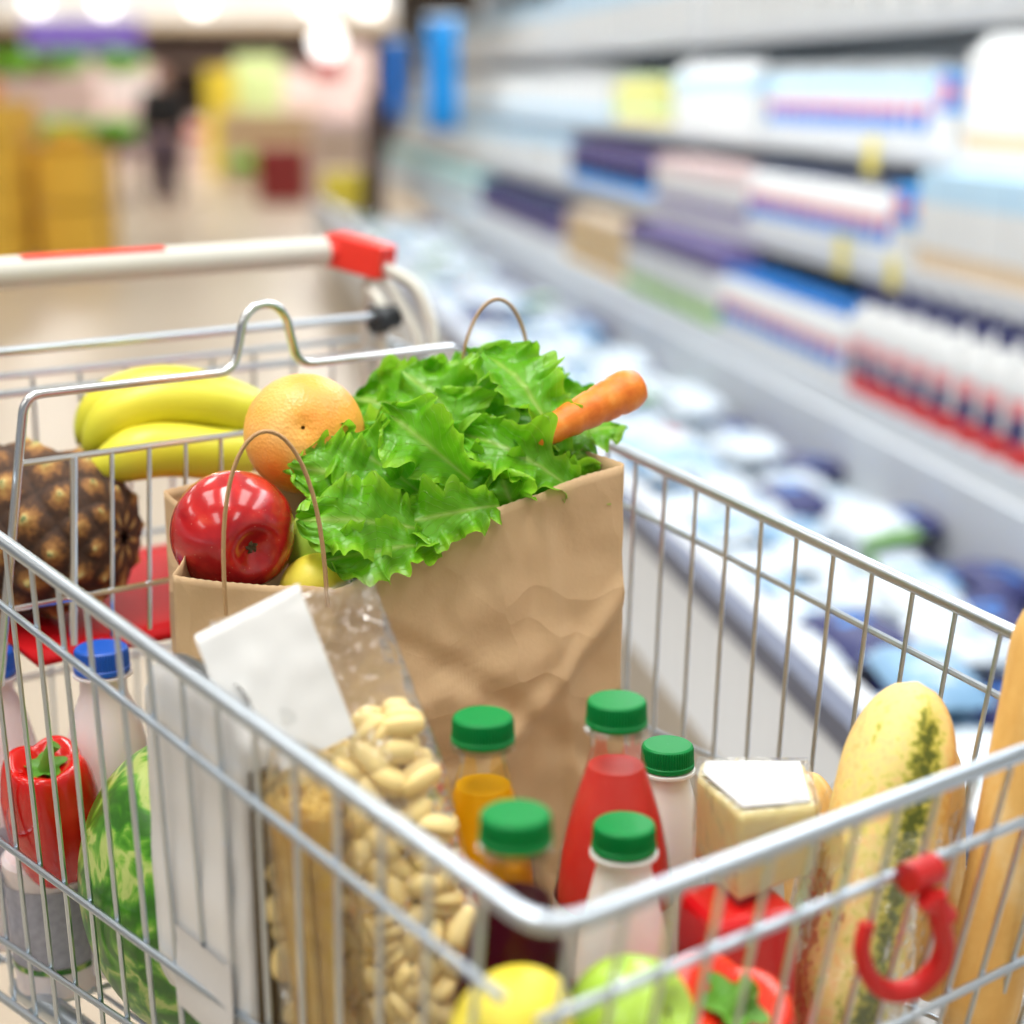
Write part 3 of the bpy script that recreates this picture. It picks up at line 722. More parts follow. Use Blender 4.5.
# ------------------------------------------------------------------ bottles
def cap_mesh(m, r, h, z0, c=(0, 0, 0)):
    n = 240; c = V(c)
    prof = [(r * .97, 0, 0), (r * 1.02, .001, 0), (r * 1.02, h * .22, 0), (r * .985, h * .25, 0), (r * 1.0, h * .30, 1), (r * .985, h * .82, 1), (r * .95, h * .94, 0), (r * .88, h, 0), (r * .3, h * 1.0, 0), (r * .01, h, 0)]
    vs = []
    for (rr, z, rb) in prof:
        for k in range(n):
            a = 2 * PI * k / n; q = rr * (1 - (.05 if (k % 4) > 1 and rb else 0)); vs.append(c + V((q * math.cos(a), q * math.sin(a), z0 + z)))
    m.add(vs, [(i * n + k, i * n + (k + 1) % n, (i + 1) * n + (k + 1) % n, (i + 1) * n + k) for i in range(len(prof) - 1) for k in range(n)])
def bottle(label, c, H, R, capr, caph, juice=None, fill=.20, capmat='cap_green', body='white_pet', prof=None, labels=None):
    t = thing('juice_bottle' if juice else 'milk_bottle', label, 'bottle', c)
    if juice:
        P = [(R * .86, 0), (R, .006), (R * 1.01, .03), (R * .97, .06), (R, .09), (R * .99, .125), (R * .92, .150), (R * .78, .175), (R * .62, .195), (R * .49, .210), (R * .43, .218), (R * .43, H - caph - .002), (capr * .82, H - caph), (capr * .82, H - .003)]
        m = M(); m.lathe(P, 96)
        for q_ in m.v:
            if .16 < q_.z < .225: k_ = 1 - .03 * (.5 + .5 * math.cos(12 * math.atan2(q_.y, q_.x))); q_.x *= k_; q_.y *= k_
        m.build('bottle_body', 'pet_clear', t)
        J = [(max(.002, r - .0016), max(z, .0016)) for r, z in P if z < fill - .001]
        # interpolate at fill
        for (r1, z1), (r2, z2) in zip(P, P[1:]):
            if z1 <= fill <= z2: rf = r1 + (r2 - r1) * (fill - z1) / (z2 - z1)
        J += [(rf - .0016, fill), (rf * .5, fill - .0002), (.001, fill)]
        m = M(); m.lathe(J, 40); m.build('juice', juice, t)
        m = M(); m.lathe([(capr * .98, H - caph - .004), (capr * 1.06, H - caph - .0035), (capr * 1.06, H - caph - .0015), (capr * .98, H - caph - .001)], 32); m.build('neck_ring', 'pet_clear', t)
        m = M()
        for (z0, z1, mm) in [(.078, .122, 'label_white')] if juice == 'juice_red' else [(.03, .07, '')]:
            m.lathe([(R * 1.012, z0), (R * 1.012, z1)], 48)
        m.f = m.f[:-2]; m.m = m.m[:-2]; m.uv = m.uv[:-2]
        lb = m.build('label', 'label_red_script' if juice == 'juice_red' else 'label_print', t); lb['label'] = 'white printed label'
    else:
        P = prof or [(R * .85, 0), (R, .006), (R, H * .45), (R * .97, H * .55), (R * .86, H * .68), (R * .68, H * .79), (capr * .86, H * .86), (capr * .84, H - caph - .004), (capr * 1.07, H - caph - .003), (capr * 1.07, H - caph - .001), (capr * .8, H - caph), (capr * .8, H - .003)]
        m = M(); m.lathe(P, 40); m.build('bottle_body', body, t)
        if labels:
            m = M(); m.lathe([(R * 1.01, labels[0]), (R * 1.01, labels[1])], 40); m.f = m.f[:-2]; m.m = m.m[:-2]; m.uv = m.uv[:-2]; m.build('label', labels[2], t)
    m = M(); cap_mesh(m, capr, caph, H - caph); m.build('cap', capmat, t, sharp=35)
    return t
ZF = .603
bottle('tall bottle of red pink juice with a green cap beside the paper bag', K(-.014, .210, ZF), .252, .0375, .0188, .0165, 'juice_red', .2090)
bottle('clear bottle of orange juice with a green cap, behind the purple juice', K(-.085, .252, ZF - .005), .250, .0345, .0192, .0165, 'juice_orange', .2050)
bottle('bottle of dark purple juice with a green cap near the cart corner', K(-.166, .113, ZF), .254, .0365, .0190, .0165, 'juice_purple', .2060)
bottle('small white bottle with a green cap in front of the red juice', K(-.051, .159, ZF), .199, .0285, .0188, .0165)
bottle('small white bottle with a green cap behind the red juice', K(.083, .268, .597), .186, .0285, .0182, .0165)
bottle('white milk bottle with a blue cap between the pepper and the red seat', K(-.168, .628, .545), .262, .0370, .0208, .019, None, capmat='cap_blue', body='milk_pet')
bottle('white milk bottle with a blue cap cut off by the left picture edge', K(-.222, .722, .545), .245, .0365, .0205, .020, None, capmat='cap_blue', body='milk_pet', labels=(.05, .11, 'label_grey'))
# tub with a grey label below the pepper
t = thing('yogurt_tub', 'pale tub with a grey label under the dark red bell pepper', 'tub', K(-.214, .640, .535))
m = M(); m.lathe([(.028, 0), (.033, .004), (.036, .10), (.0375, .103), (.0375, .110), (.034, .113), (.001, .113)], 36); m.build('tub_body', 'milk_pet', t)
m = M(); m.lathe([(.0345, .030), (.0364, .094)], 36); m.f = m.f[:-2]; m.m = m.m[:-2]; m.uv = m.uv[:-2]; o = m.build('label', 'label_grey', t); o['label'] = 'grey label'
m = M(); m.lathe([(.0340, .024), (.0346, .029)], 36); m.f = m.f[:-2]; m.m = m.m[:-2]; m.uv = m.uv[:-2]; o = m.build('label_band', 'watermelon', t); o['label'] = 'dark green band'

# ------------------------------------------------------------------ watermelon
wc = K(-.166, .474, .668)
wm = thing('watermelon', 'big mottled green watermelon behind the left side wires', 'watermelon', wc, YAW)
m = M()
def wf(u, v):
    th = PI * (u * .98 + .01); ph = 2 * PI * v; return V((.083 * math.sin(th) * math.cos(ph), -.112 * math.cos(th), .110 * math.sin(th) * math.sin(ph)))
m.grid(wf, 48, 64, cv=True); m.build('rind', 'watermelon', wm, sharp=0)
m = M(); m.tube([(0, .109, 0), (.002, .118, .002)], .003, 8); m.build('stem', 'stem_brown', wm)

# ------------------------------------------------------------------ white packet by the side wires
wp = K(-.232, .330, .66)
t = thing('paper_packet', 'white paper packet leaning on the left side wires above the watermelon', 'packet', wp, YAW)
m = M(); rs = random.Random(2)
def pk(u, v):
    a = 2 * PI * u; cx = math.copysign(abs(math.cos(a)) ** .35, math.cos(a)); cy = math.copysign(abs(math.sin(a)) ** .35, math.sin(a))
    z = v * .222; sq = (1 - .55 * max(0, (v - .86) / .14) ** 2) * (1 - .5 * max(0, (.06 - v) / .06))
    p = V((.0135 * cx * sq, .062 * cy * (1 - .12 * max(0, (v - .9) / .1)), z)); p.x += .002 * noise.noise(V((a * 2, z * 30, 1))); p.z += .004 * math.cos(a * 2) * (v > .9); return p
m.grid(pk, 48, 30, cu=True); m.build('packet_body', 'paper_white', t, sharp=0)
m = M(); m.grid(lambda u, v: V((-.0165 - .001 * math.sin(v * 6), -.054 + .075 * u, .005 + .055 * v)), 6, 6); m.box((-.0172, -.052, .07), (.001, .004, .14)); o = m.build('label_sheet', 'label_print', t); o['label'] = 'thin printed label sheet'
m = M(); m.box((.004, -.0645, .10), (.018, .004, .17)); o = m.build('side_seam', 'stem_brown', t, smooth=False); o['label'] = 'dark brown side seam'

# ------------------------------------------------------------------ spaghetti pack
sc_ = K(-.220, .222, .600)
t = thing('spaghetti_pack', 'clear pack of yellow spaghetti standing at the side wires', 'pasta pack', sc_, YAW, None)
m = M(); rs = random.Random(9)
for k in range(90):
    a = rs.uniform(0, 6.28); r = .0175 * math.sqrt(rs.random()); x, y = r * math.cos(a), r * math.sin(a) * 1.55
    m.tube([(x, y, .004), (x * .75 + .002, y * .75 + .004, .12), (x * 1.05, y * 1.05 + .012, .235)], .00125, 5)
o = m.build('spaghetti', 'spaghetti', t); o['kind'] = 'stuff'
m = M()
def sf(u, v):
    a = 2 * PI * u; r = 1 + .06 * math.sin(5 * a + v * 9) * v; z = v * .262; k = 1 if v < .9 else 1 - (v - .9) * 5
    return V((.0215 * r * math.cos(a) * k, .0315 * r * math.sin(a) + .012 * v * v, z))
m.grid(sf, 36, 24, cu=True); m.build('film', 'cello', t, sharp=0)

# ------------------------------------------------------------------ pasta shell bag
B0 = K(-.158, .205, .612); B1 = K(-.192, .312, .925)
t = thing('pasta_bag', 'clear cellophane bag of pasta shells with a white folded header', 'pasta bag', B0)
upv = (B1 - B0); HL = upv.length; upn = upv.normalized()
wv = (K(.835, -.55, 0) - K(0, 0, 0)).normalized(); wv = (wv - upn * wv.dot(upn)).normalized(); nv_ = wv.cross(upn).normalized()
if nv_.y > 0: nv_ = -nv_
def bl(x, y, h): return wv * x + nv_ * y + upn * h      # x across, y toward the viewer, h up the bag
def half_w(h):
    f = h / HL; return .063 if f < .65 else .063 - .016 * (f - .65) / .35
def thick(h):
    f = h / HL; return (.026 if f < .62 else .026 * (1 - ((f - .62) / .38)) ** .8 + .0015) * (min(1, .45 + f * 6))
m = M()
def bf(u, v):
    a = 2 * PI * u; h = v * HL; ca, sa = math.cos(a), math.sin(a)
    x = half_w(h) * math.copysign(abs(ca) ** .75, ca); y = (thick(h) + .003) * math.copysign(abs(sa) ** .8, sa)
    y += .0035 * noise.noise(V((x * 55, h * 50, a))) + .004 * abs(noise.noise(V((x * 25 + 9, h * 28, 0)))) * (v > .5)
    xo = .010 * v * v
    return bl(x * 1.03 + xo, y, h)
m.grid(bf, 56, 50, cu=True); m.build('film', 'cello', t, sharp=0)
# pieces
def shell_mesh():
    m = M(); 
    def fn(u, v):
        th = PI * (u * .94 + .03); ph = 2 * PI * v; r = .0070 * math.sin(th) ** .72 * (1 + .05 * math.cos(14 * ph))
        g = math.exp(-((((v - .25 + .5) % 1) - .5) / .035) ** 2); r *= 1 - .45 * g
        return V((-.0108 * math.cos(th), r * math.cos(ph), r * 1.0 * math.sin(ph) - .0008 * math.cos(2 * th)))
    m.grid(fn, 10, 32, cv=True); return m
SM = shell_mesh(); cand = []
rs = random.Random(5)
nrow = 16
for r_ in range(nrow):
    h = .012 + r_ * .0155
    hw = half_w(h) - .008; nc = 7
    for c_ in range(nc):
        for l_ in range(4):
            th = thick(h) - .007
            x = -hw + 2 * hw * (c_ + .5 + (.25 if r_ % 2 else -.25)) / nc + rs.uniform(-.002, .002); y = -th + 2 * th * l_ / 3 + rs.uniform(-.0015, .0015)
            top = .240 + .012 * (x / .05)
            if h > top: continue
            cand.append((y, bl(x + .004 * h / HL, y, h + rs.uniform(-.004, .004)), Matrix.Rotation(rs.uniform(0, 6.28), 3, 'Z') @ Matrix.Rotation(rs.uniform(-.6, .6), 3, 'Y') @ Matrix.Rotation(rs.uniform(0, 6.28), 3, 'X'), rs.uniform(1.12, 1.35)))
basis = Matrix((wv, upn, nv_)).transposed()
cand.sort(key=lambda q: -q[0])
proto = None
for k, (y, p, R, s) in enumerate(cand[:100]):
    RR = (basis @ R).to_euler()
    if proto is None:
        proto = SM.build('pasta_shell', 'pasta', t, sharp=0); o = proto
    else:
        o = proto.copy(); C.objects.link(o); o.parent = t
    o.location = p; o.rotation_euler = RR; o.scale = (s, s, s)
m = M()
for (y, p, R, s) in cand[100:]:
    RR = basis @ R; m.add([RR @ (v * s) + p for v in SM.v], SM.f)
o = m.build('pasta_shells', 'pasta', t, sharp=0); o['kind'] = 'stuff'
# white header: folded sheet over the bag top
m = M()
def hd_(u, v):
    # v 0..1 from the front lower edge over the top
    x = -.050 + .066 * u + .010 * (1 - v)
    if u < .04: x -= .0
    h = HL * (.73 + .275 * min(1, v / .9)) if v < .9 else HL * (1.005 - .1 * (v - .9))
    h += .012 * u - .006
    y = thick(min(HL, h)) + .006 + .0015 * noise.noise(V((u * 4, v * 5, 3))) if v < .9 else .004 - .05 * (v - .9)
    return bl(x, y, h)
m.grid(hd_, 14, 24); o = m.build('header', 'label_white', t, sharp=0); o['label'] = 'white paper header'

# ------------------------------------------------------------------ red pack, cheese
rc = K(.014, .128, ZF)
t = thing('red_packet', 'shiny red wrapped packet under the cheese wedge', 'packet', rc, YAW - .3)
m = M(); m.box((0, 0, .073), (.058, .055, .142)); o = m.build('packet_body', 'foil_red', t, smooth=False); bv = o.modifiers.new('b', 'BEVEL'); bv.width = .008; bv.segments = 3
m = M()
for k in range(3): m.box((-.004 + k * .001, -.0280, .092 + k * .0035), (.046, .0008, .0008), Matrix.Rotation(.18, 3, 'Y'))
o = m.build('print', 'label_white', t, smooth=False); o['label'] = 'thin white printed lines'
chc = K(.052, .158, .748)
t = thing('cheese_wedge', 'pale yellow cheese wedge with a white label, lying on a red packet', 'cheese', chc, 0)
# wedge: outline in the horizontal plane
def wpt(b, a, z): return K(b, a, z) - chc
pts2 = [(-.006, .150), (.055, .108), (.105, .165), (.088, .222), (.045, .21)]
m = M(); zb_, zt_ = .750, .795
pts2 = [(.003, .118), (.068, .118), (.113, .170), (.060, .212), (.022, .175)]
vs = [wpt(b, a, zb_) for b, a in pts2] + [wpt(b, a, zt_ + (.012 if i in (0, 4) else 0)) for i, (b, a) in enumerate(pts2)]
n = len(pts2)
m.add(vs, [tuple(range(n - 1, -1, -1)), tuple(range(n, 2 * n))] + [(i, (i + 1) % n, n + (i + 1) % n, n + i) for i in range(n)])
o = m.build('cheese', 'cheese', t, smooth=False); bv = o.modifiers.new('b', 'BEVEL'); bv.width = .004; bv.segments = 3
m = M(); q = [.5 * 0] ; cb, ca = sum(p[0] for p in pts2) / n, sum(p[1] for p in pts2) / n
lab = [(pts2[0], .0145), (pts2[1], .0022), (pts2[2], .0022), (pts2[3], .0022), (pts2[4], .0145)]
vs = [wpt(cb + (b - cb) * .9, ca + (a - ca) * .9, zt_ + e) for (b, a), e in lab]
m.add(vs, [(0, 1, 2, 3, 4)], 0, [(0, 0), (1, 0), (1.4, .6), (.8, 1.2), (0, .8)])
o = m.build('label', 'label_print', t, smooth=False); o['label'] = 'white printed label'; md = o.modifiers.new('s', 'SOLIDIFY'); md.thickness = .0006
m = M(); vs = [wpt(cb + (b - cb) * 1.05, ca + (a - ca) * 1.05, zb_ + .0005) for b, a in pts2] + [wpt(cb + (b - cb) * 1.05, ca + (a - ca) * 1.05, zt_ + .002 + (.012 if i in (0, 4) else 0)) for i, (b, a) in enumerate(pts2)]
m.add(vs, [tuple(range(n, 2 * n))] + [(i, (i + 1) % n, n + (i + 1) % n, n + i) for i in range(n)]); m.build('film', 'cello', t, smooth=False)

# ------------------------------------------------------------------ bread
def loaf(m, p0, p1, r, vdir, hs, herb=False, flat=.8, nu=60, nv=48, seed=1):
    ax = p1 - p0; ln = ax.length; z = ax.normalized(); x = (vdir - z * vdir.dot(z)).normalized(); y = z.cross(x)
    def fn(u, v):
        a = 2 * PI * v; e = min(u, 1 - u) * ln
        er = math.sqrt(max(0.0, 1 - (1 - min(1, e / (r * 1.5))) ** 2)); er = max(.02, er)
        q = V((math.cos(a) * 2, math.sin(a) * 2, u * ln * 18 + seed))
        rr = r * er * (1 + .05 * noise.noise(q * 1.2))
        c = math.cos(a); top = max(0, c)
        if herb:
            cut = math.exp(-(((a if a < PI else a - 2 * PI) - .35) / .42) ** 2) * min(1, e / .03); rr *= 1 - .15 * cut
            lf = max(0, math.cos((a if a < PI else a - 2 * PI) + .55)); h = cut * .58 + .34 * lf ** .5 + .35 * max(0, noise.noise(q * 2.5)) * lf
        else:
            sl = math.sin(u * ln * 42 + (a if a < PI else a - 2 * PI) * 1.6 + seed); cut = max(0, sl - .4) * max(0, c) ** .7; rr *= 1 + .05 * cut; h = .32 + .55 * cut + .2 * noise.noise(q * 2)
        hs.append(max(0, min(1, h)))
        return p0 + z * u * ln + x * rr * math.cos(a) + y * rr * flat * math.sin(a) * 1.0
    m.grid(fn, nu, nv, cv=True)
def bread(label, b0, b1, r, matn, herb, seed, vd, wrap):
    t = thing('bread_loaf', label, 'bread', b0); hs = []; m = M()
    loaf(m, V((0, 0, 0)), b1 - b0, r, vd, hs, herb, seed=seed, flat=.84); m.build('crust', matn, t, attr=hs, sharp=0)
    if wrap:
        f0, f1, rr = wrap; ax = b1 - b0; z = ax.normalized(); x = (vd - z * vd.dot(z)).normalized(); y = z.cross(x); m = M()
        def fn(u, v):
            a = 2 * PI * v; h = ax.length * (f0 + (f1 + .10 * math.cos(a - 2.4) - f0) * u)
            k = rr * (1 + .07 * noise.noise(V((math.cos(a) * 3, math.sin(a) * 3, h * 30 + seed))) + .10 * u * u * abs(math.sin(3 * a))) * (min(1, .3 + u * 5))
            return z * h + x * k * math.cos(a) + y * k * .88 * math.sin(a)
        m.grid(fn, 40, 72, cv=True); m.build('wrapper', 'cello', t, sharp=0)
    return t
vd = (V((-.15, -.98, .25)))
bread('herb and garlic bread loaf in open clear wrap beside the cheese', K(.066, .098, .620), K(.168, .128, .850), .0430, 'herb_bread', True, 1, V((-.05, -.98, .3)), (-.02, .70, .0485))
bread('plain golden baguette leaning between the herb loaf and the corner', K(.160, .062, .618), K(.206, .052, .925), .0290, 'baguette', False, 2, vd, None)
bread('plain golden baguette against the right side wires', K(.196, .120, .616), K(.212, .150, .80), .0265, 'baguette', False, 3, vd, None)
bread('short golden baguette behind the herb bread loaf', K(.150, .178, .612), K(.165, .215, .76), .0250, 'baguette', False, 6, vd, None)

# ------------------------------------------------------------------ building shell
m = M(); m.add([(-25, -8, 0), (14, -8, 0), (14, 45, 0), (-25, 45, 0)], [(0, 1, 2, 3)]); struct(m.build('floor', 'floor_tile', smooth=False))
m = M(); m.add([(-25, -8, 4.4), (-25, 45, 4.4), (14, 45, 4.4), (14, -8, 4.4)], [(0, 1, 2, 3)]); struct(m.build('ceiling', 'plaster', smooth=False))
m = M(); m.box((-5.5, 42, 2.2), (39, .2, 4.4)); struct(m.build('wall_back', 'far_wall', smooth=False))
A = math.radians(-10.2); U = V((math.sin(A), math.cos(A), 0)); N = V((math.cos(A), -math.sin(A), 0))
def S(u, n, z): return U * u + N * n + V((0, 0, z))
RS = Matrix.Rotation(-A, 3, 'Z')     # box x = n, y = u
m = M(); m.box(S(4, 2.75, 2.2), (.1, 22, 4.4), RS); struct(m.build('wall_right', 'plaster', smooth=False))

# refrigerated shelving
us0, us1 = 0.6, 11.4; ul, uc = us1 - us0, (us0 + us1) / 2
us1 = 15.0; ul, uc = us1 - us0, (us0 + us1) / 2
fr = thing('refrigerated_shelves', 'long white refrigerated dairy shelves along the right of the aisle', 'refrigerator', S(uc, 2.0, 0), -A)
SH = [(1.50, .50, .075), (1.65, .79, .055), (1.75, 1.06, .04), (1.85, 1.40, .05)]   # front n, top z, lip height
def SL(u, n, z): return V((n - 2.0, u - uc, z))
m = M(); m.box(SL(uc, 2.45, 1.2), (.1, ul, 2.4)); m.build('back_panel', 'case_white', fr, smooth=False)
for (nf, z, lh) in SH:
    m = M(); m.box(SL(uc, (nf + 2.4) / 2, z - .0125), (2.4 - nf, ul, .025)); sh = m.build('shelf', 'case_white', fr, smooth=False)
    m = M(); m.box(SL(uc, nf - .008, z - lh / 2 + .008), (.014, ul, lh)); m.build('price_rail', 'white_gloss', sh, smooth=False)
m = M(); m.box(SL(uc, 1.95, 2.2), (1.0, ul, .25)); m.build('canopy', 'white_gloss', fr, smooth=False)
for u in (3.84, 6.4, 9.0, 11.38):
    m = M(); m.box(SL(u, 2.13, 1.25), (.55, .012, 1.75)); m.build('divider', 'case_white', fr, smooth=False)
for (u, n, z, w, h) in ((4.28, 1.730, 1.035, .07, .10), (4.20, 1.630, .79, .07, .10), (3.86, 1.630, .775, .06, .08)):
    m = M(); m.box(SL(u, n, z), (.003, w, h)); o = m.build('price_tag', 'yellow_tag', fr, smooth=False); o['label'] = 'yellow price tag'
# chest
us1 = 11.4; ul, uc = us1 - us0, (us0 + us1) / 2
chest = thing('chest_freezer', 'long low white chest freezer with a dark bumper beside the cart', 'freezer', S(uc, 1.05, 0), -A)
def SC(u, n, z): return V((n - 1.05, u - uc, z))
m = M(); m.box(SC(uc, .775, .46), (.05, ul, .03)); 
for k_ in range(1): m.add([SC(us0, .665, .315), SC(us1, .665, .315), SC(us1, .725, .445), SC(us0, .725, .445), SC(us0, .76, .315), SC(us1, .76, .315), SC(us1, .78, .445), SC(us0, .78, .445)], [(0, 3, 2, 1), (4, 5, 6, 7), (0, 1, 5, 4), (2, 3, 7, 6), (0, 4, 7, 3), (1, 2, 6, 5)])
m.build('front_panel', 'white_gloss', chest, smooth=False)
m = M(); m.box(SC(uc, .738, .465), (.035, ul, .04)); m.build('bumper', 'case_grey', chest, smooth=False)
m = M(); m.box(SC(uc, .80, .13), (.05, ul, .26)); m.build('kick_board', 'kick_beige', chest, smooth=False)
m = M(); m.box(SC(uc, 1.13, .24), (.70, ul, .03)); m.box(SC(uc, 1.47, .34), (.02, ul, .22)); m.build('well', 'case_white', chest, smooth=False)

# products ----------------------------------------------------------
def P_bottle(cap, shoulder, band1, band2, base, body='product_white', H=.215, R=.034):
    """small bottle; the two label bands only face the aisle (local -x)"""
    m = M(); prof = [(R * .9, 0), (R, .006), (R, H * .20), (R, H * .201), (R, H * .40), (R, H * .401), (R, H * .54), (R, H * .541), (R, H * .66), (R * .6, H * .80), (R * .42, H * .86), (R * .48, H * .861), (R * .48, H)]
    def pick(u, v):
        z = prof[min(len(prof) - 2, int(u * (len(prof) - 1) + .01))][1] / H; a = abs(((v + 1 / 40) * 360) % 360 - 180)
        if z > .855: return 4
        if z >= .541: return 1
        if z < .15: return 5 if z < .2 else 0
        if z >= .401 and a < 62: return 2
        if z >= .201 and z < .401 and a < 62: return 3
        return 5 if z < .2 else 0
    n = len(prof) - 1
    m.grid(lambda u, v: V((prof[round(u * n)][0] * math.cos(2 * PI * v), prof[round(u * n)][0] * math.sin(2 * PI * v), prof[round(u * n)][1])), n, 20, cv=True, mfn=pick)
    m.add([(R * .48 * math.cos(k * PI / 6), R * .48 * math.sin(k * PI / 6), H) for k in range(12)], [tuple(range(12))], 4)
    return m, [body, shoulder, band1, band2, cap, base]
def P_carton(c1, c2, c3, w=.07, H=.225, gable=True):
    m = M(); h = H * (.82 if gable else 1)
    for k, (z0, z1, mi) in enumerate(((0, h * .25, 2), (h * .25, h * .7, 0), (h * .7, h, 1))): m.box((0, 0, (z0 + z1) / 2), (w, w, z1 - z0), mi=mi)
    if gable:
        w2 = w / 2; m.add([(-w2, -w2, h), (w2, -w2, h), (w2, w2, h), (-w2, w2, h), (0, -w2, H), (0, w2, H)], [(0, 1, 4), (1, 2, 5, 4), (2, 3, 5), (3, 0, 4, 5)], 0)
    return m, [c1, c2, c3]
def fill(name, cat, label, group, mk, u0, u1, du, nf, z, rows, dn, smooth=True, jit=.004, stack=1, H=.2):
    m, mats = mk; first = None; rs = random.Random(hash(label) % 999 if False else len(label) * 7); cnt = 0
    u = u0
    while u < u1:
        for r in range(rows):
            for s in range(stack):
                loc = S(u + rs.uniform(-jit, jit), nf + .045 + r * dn, z + s * H); rz = -A + rs.uniform(-.05, .05)
                if first is None: first = tag(m.build(name, mats, smooth=smooth, loc=loc, rot=(0, 0, rz)), label, cat, group)
                else:
                    o = first.copy(); C.objects.link(o); o.location = loc; o.rotation_euler = (0, 0, rz)
                cnt += 1
        u += du
    return cnt
z1, z2, z3, z4 = [s[1] for s in SH[::-1]][1], SH[1][1], SH[0][1], SH[3][1]
z1 = 1.06
n1, n2, n3, n4 = 1.75, 1.65, 1.50, 1.85
# shelf three (lowest of the stack of shelves)
fill('milk_bottle', 'bottle', 'white bottle with navy cap and pink label, near end of lowest shelf', 'navy capped bottles, near end of lowest shelf', P_bottle('navy', 'product_white', 'pink_print', 'navy', 'red_print', H=.25, R=.042), 2.6, 3.80, .118, n3, z3, 2, .10)
bpy_mats = None
fill('drink_bottle', 'bottle', 'small white bottle with blue cap and pink label, middle of lowest shelf', 'small bottles, middle of lowest shelf', P_bottle('blue_print', 'product_white', 'pink_print', 'blue_print', 'product_white', H=.19, R=.032), 3.93, 4.9, .085, n3, z3, 2, .075)
fill('multipack', 'carton', 'white and green multipack box in a dark tray on the lowest shelf', 'white and green multipacks on the lowest shelf', P_carton('product_white', 'purple_card', 'green_print', .17, .23, False), 5.0, 6.1, .19, n3 + .05, z3, 1, .1, False)
fill('carton', 'carton', 'brown and tan snack carton lying above the multipacks on the lowest shelf', 'tan cartons on the lowest shelf', P_carton('tan_board', 'beige_print', 'crate_yellow', .15, .10, False), 6.3, 7.3, .2, n3 + .06, z3, 1, .1, False, stack=2, H=.10)
fill('carton', 'carton', 'navy carton far along the lowest shelf', 'navy cartons far along the lowest shelf', P_carton('purple_card', 'navy', 'product_white', .14, .19, False), 7.5, 9.6, .2, n3 + .06, z3, 1, .1, False)
fill('carton', 'carton', 'pale aqua carton at the far end of the lowest shelf', 'pale cartons at the far end of the lowest shelf', P_carton('product_white', 'aqua_print', 'pale_blue', .15, .2, False), 9.9, 14.6, .27, n3 + .06, z3, 1, .1, False)
# shelf two
fill('milk_carton', 'carton', 'pale blue milk carton with brown and green print, near end of the middle shelf', 'pale blue cartons, near end of middle shelf', P_carton('product_white', 'pale_blue', 'beige_print', .085, .235, False), 3.0, 3.8, .092, n2, z2, 2, .09, False)
fill('drink_bottle', 'bottle', 'dark capped white bottle with red and blue label, middle shelf past the divider', 'red banded bottles on the middle shelf', P_bottle('case_grey', 'product_white', 'pink_print', 'blue_print', 'product_white', H=.20, R=.036), 4.02, 5.1, .088, n2, z2, 2, .075)
fill('multipack', 'carton', 'white and purple multipack in a dark tray on the middle shelf', 'purple multipacks on the middle shelf', P_carton('product_white', 'pinkish', 'purple_card', .16, .17, False), 5.25, 6.3, .18, n2 + .05, z2, 1, .1, False)
fill('carton', 'carton', 'dark blue carton on the middle shelf by the second divider', 'dark blue cartons on the middle shelf', P_carton('navy', 'purple_card', 'bright_blue', .15, .17, False), 6.5, 7.9, .2, n2 + .05, z2, 1, .1, False)
fill('carton', 'carton', 'white carton far along the middle shelf', 'white cartons far along the middle shelf', P_carton('product_white', 'pale_blue', 'product_white', .15, .2, False), 8.2, 14.6, .28, n2 + .05, z2, 1, .1, False)
# shelf one
fill('milk_carton', 'carton', 'cream white carton with faint print, near end of the upper shelf', 'cream cartons, near end of upper shelf', P_carton('product_white', 'product_white', 'beige_print', .095, .27, True), 3.1, 3.8, .102, n1, z1, 2, .10, False)
fill('drink_bottle', 'bottle', 'white bottle with red band and blue label on the upper shelf', 'red banded bottles on the upper shelf', P_bottle('product_white', 'pale_blue', 'pink_print', 'blue_print', 'product_white', H=.215, R=.036), 4.06, 5.25, .088, n1, z1, 2, .075)
fill('milk_carton', 'carton', 'white carton with blue corners beyond the bottles on the upper shelf', 'white and blue cartons on the upper shelf', P_carton('product_white', 'pale_blue', 'product_white', .085, .23, True), 5.4, 6.3, .095, n1, z1, 1, .1, False)
fill('food_bag', 'bag', 'pale yellow green bag far along the upper shelf', 'yellow green bags on the upper shelf', P_carton('pale_green', 'yellow_flat', 'yellow_flat', .16, .19, True), 6.6, 7.3, .2, n1 + .05, z1, 1, .1, False)
fill('carton', 'carton', 'cream carton far along the upper shelf', 'cream cartons far along the upper shelf', P_carton('product_white', 'product_white', 'pale_blue', .16, .22, False), 7.6, 14.6, .27, n1 + .05, z1, 1, .1, False)
fill('carton', 'carton', 'white carton on the top shelf under the canopy', 'white cartons on the top shelf', P_carton('product_white', 'pale_blue', 'product_white', .14, .25, False), 3.9, 14.6, .22, n4 + .05, z4, 1, .1, False)
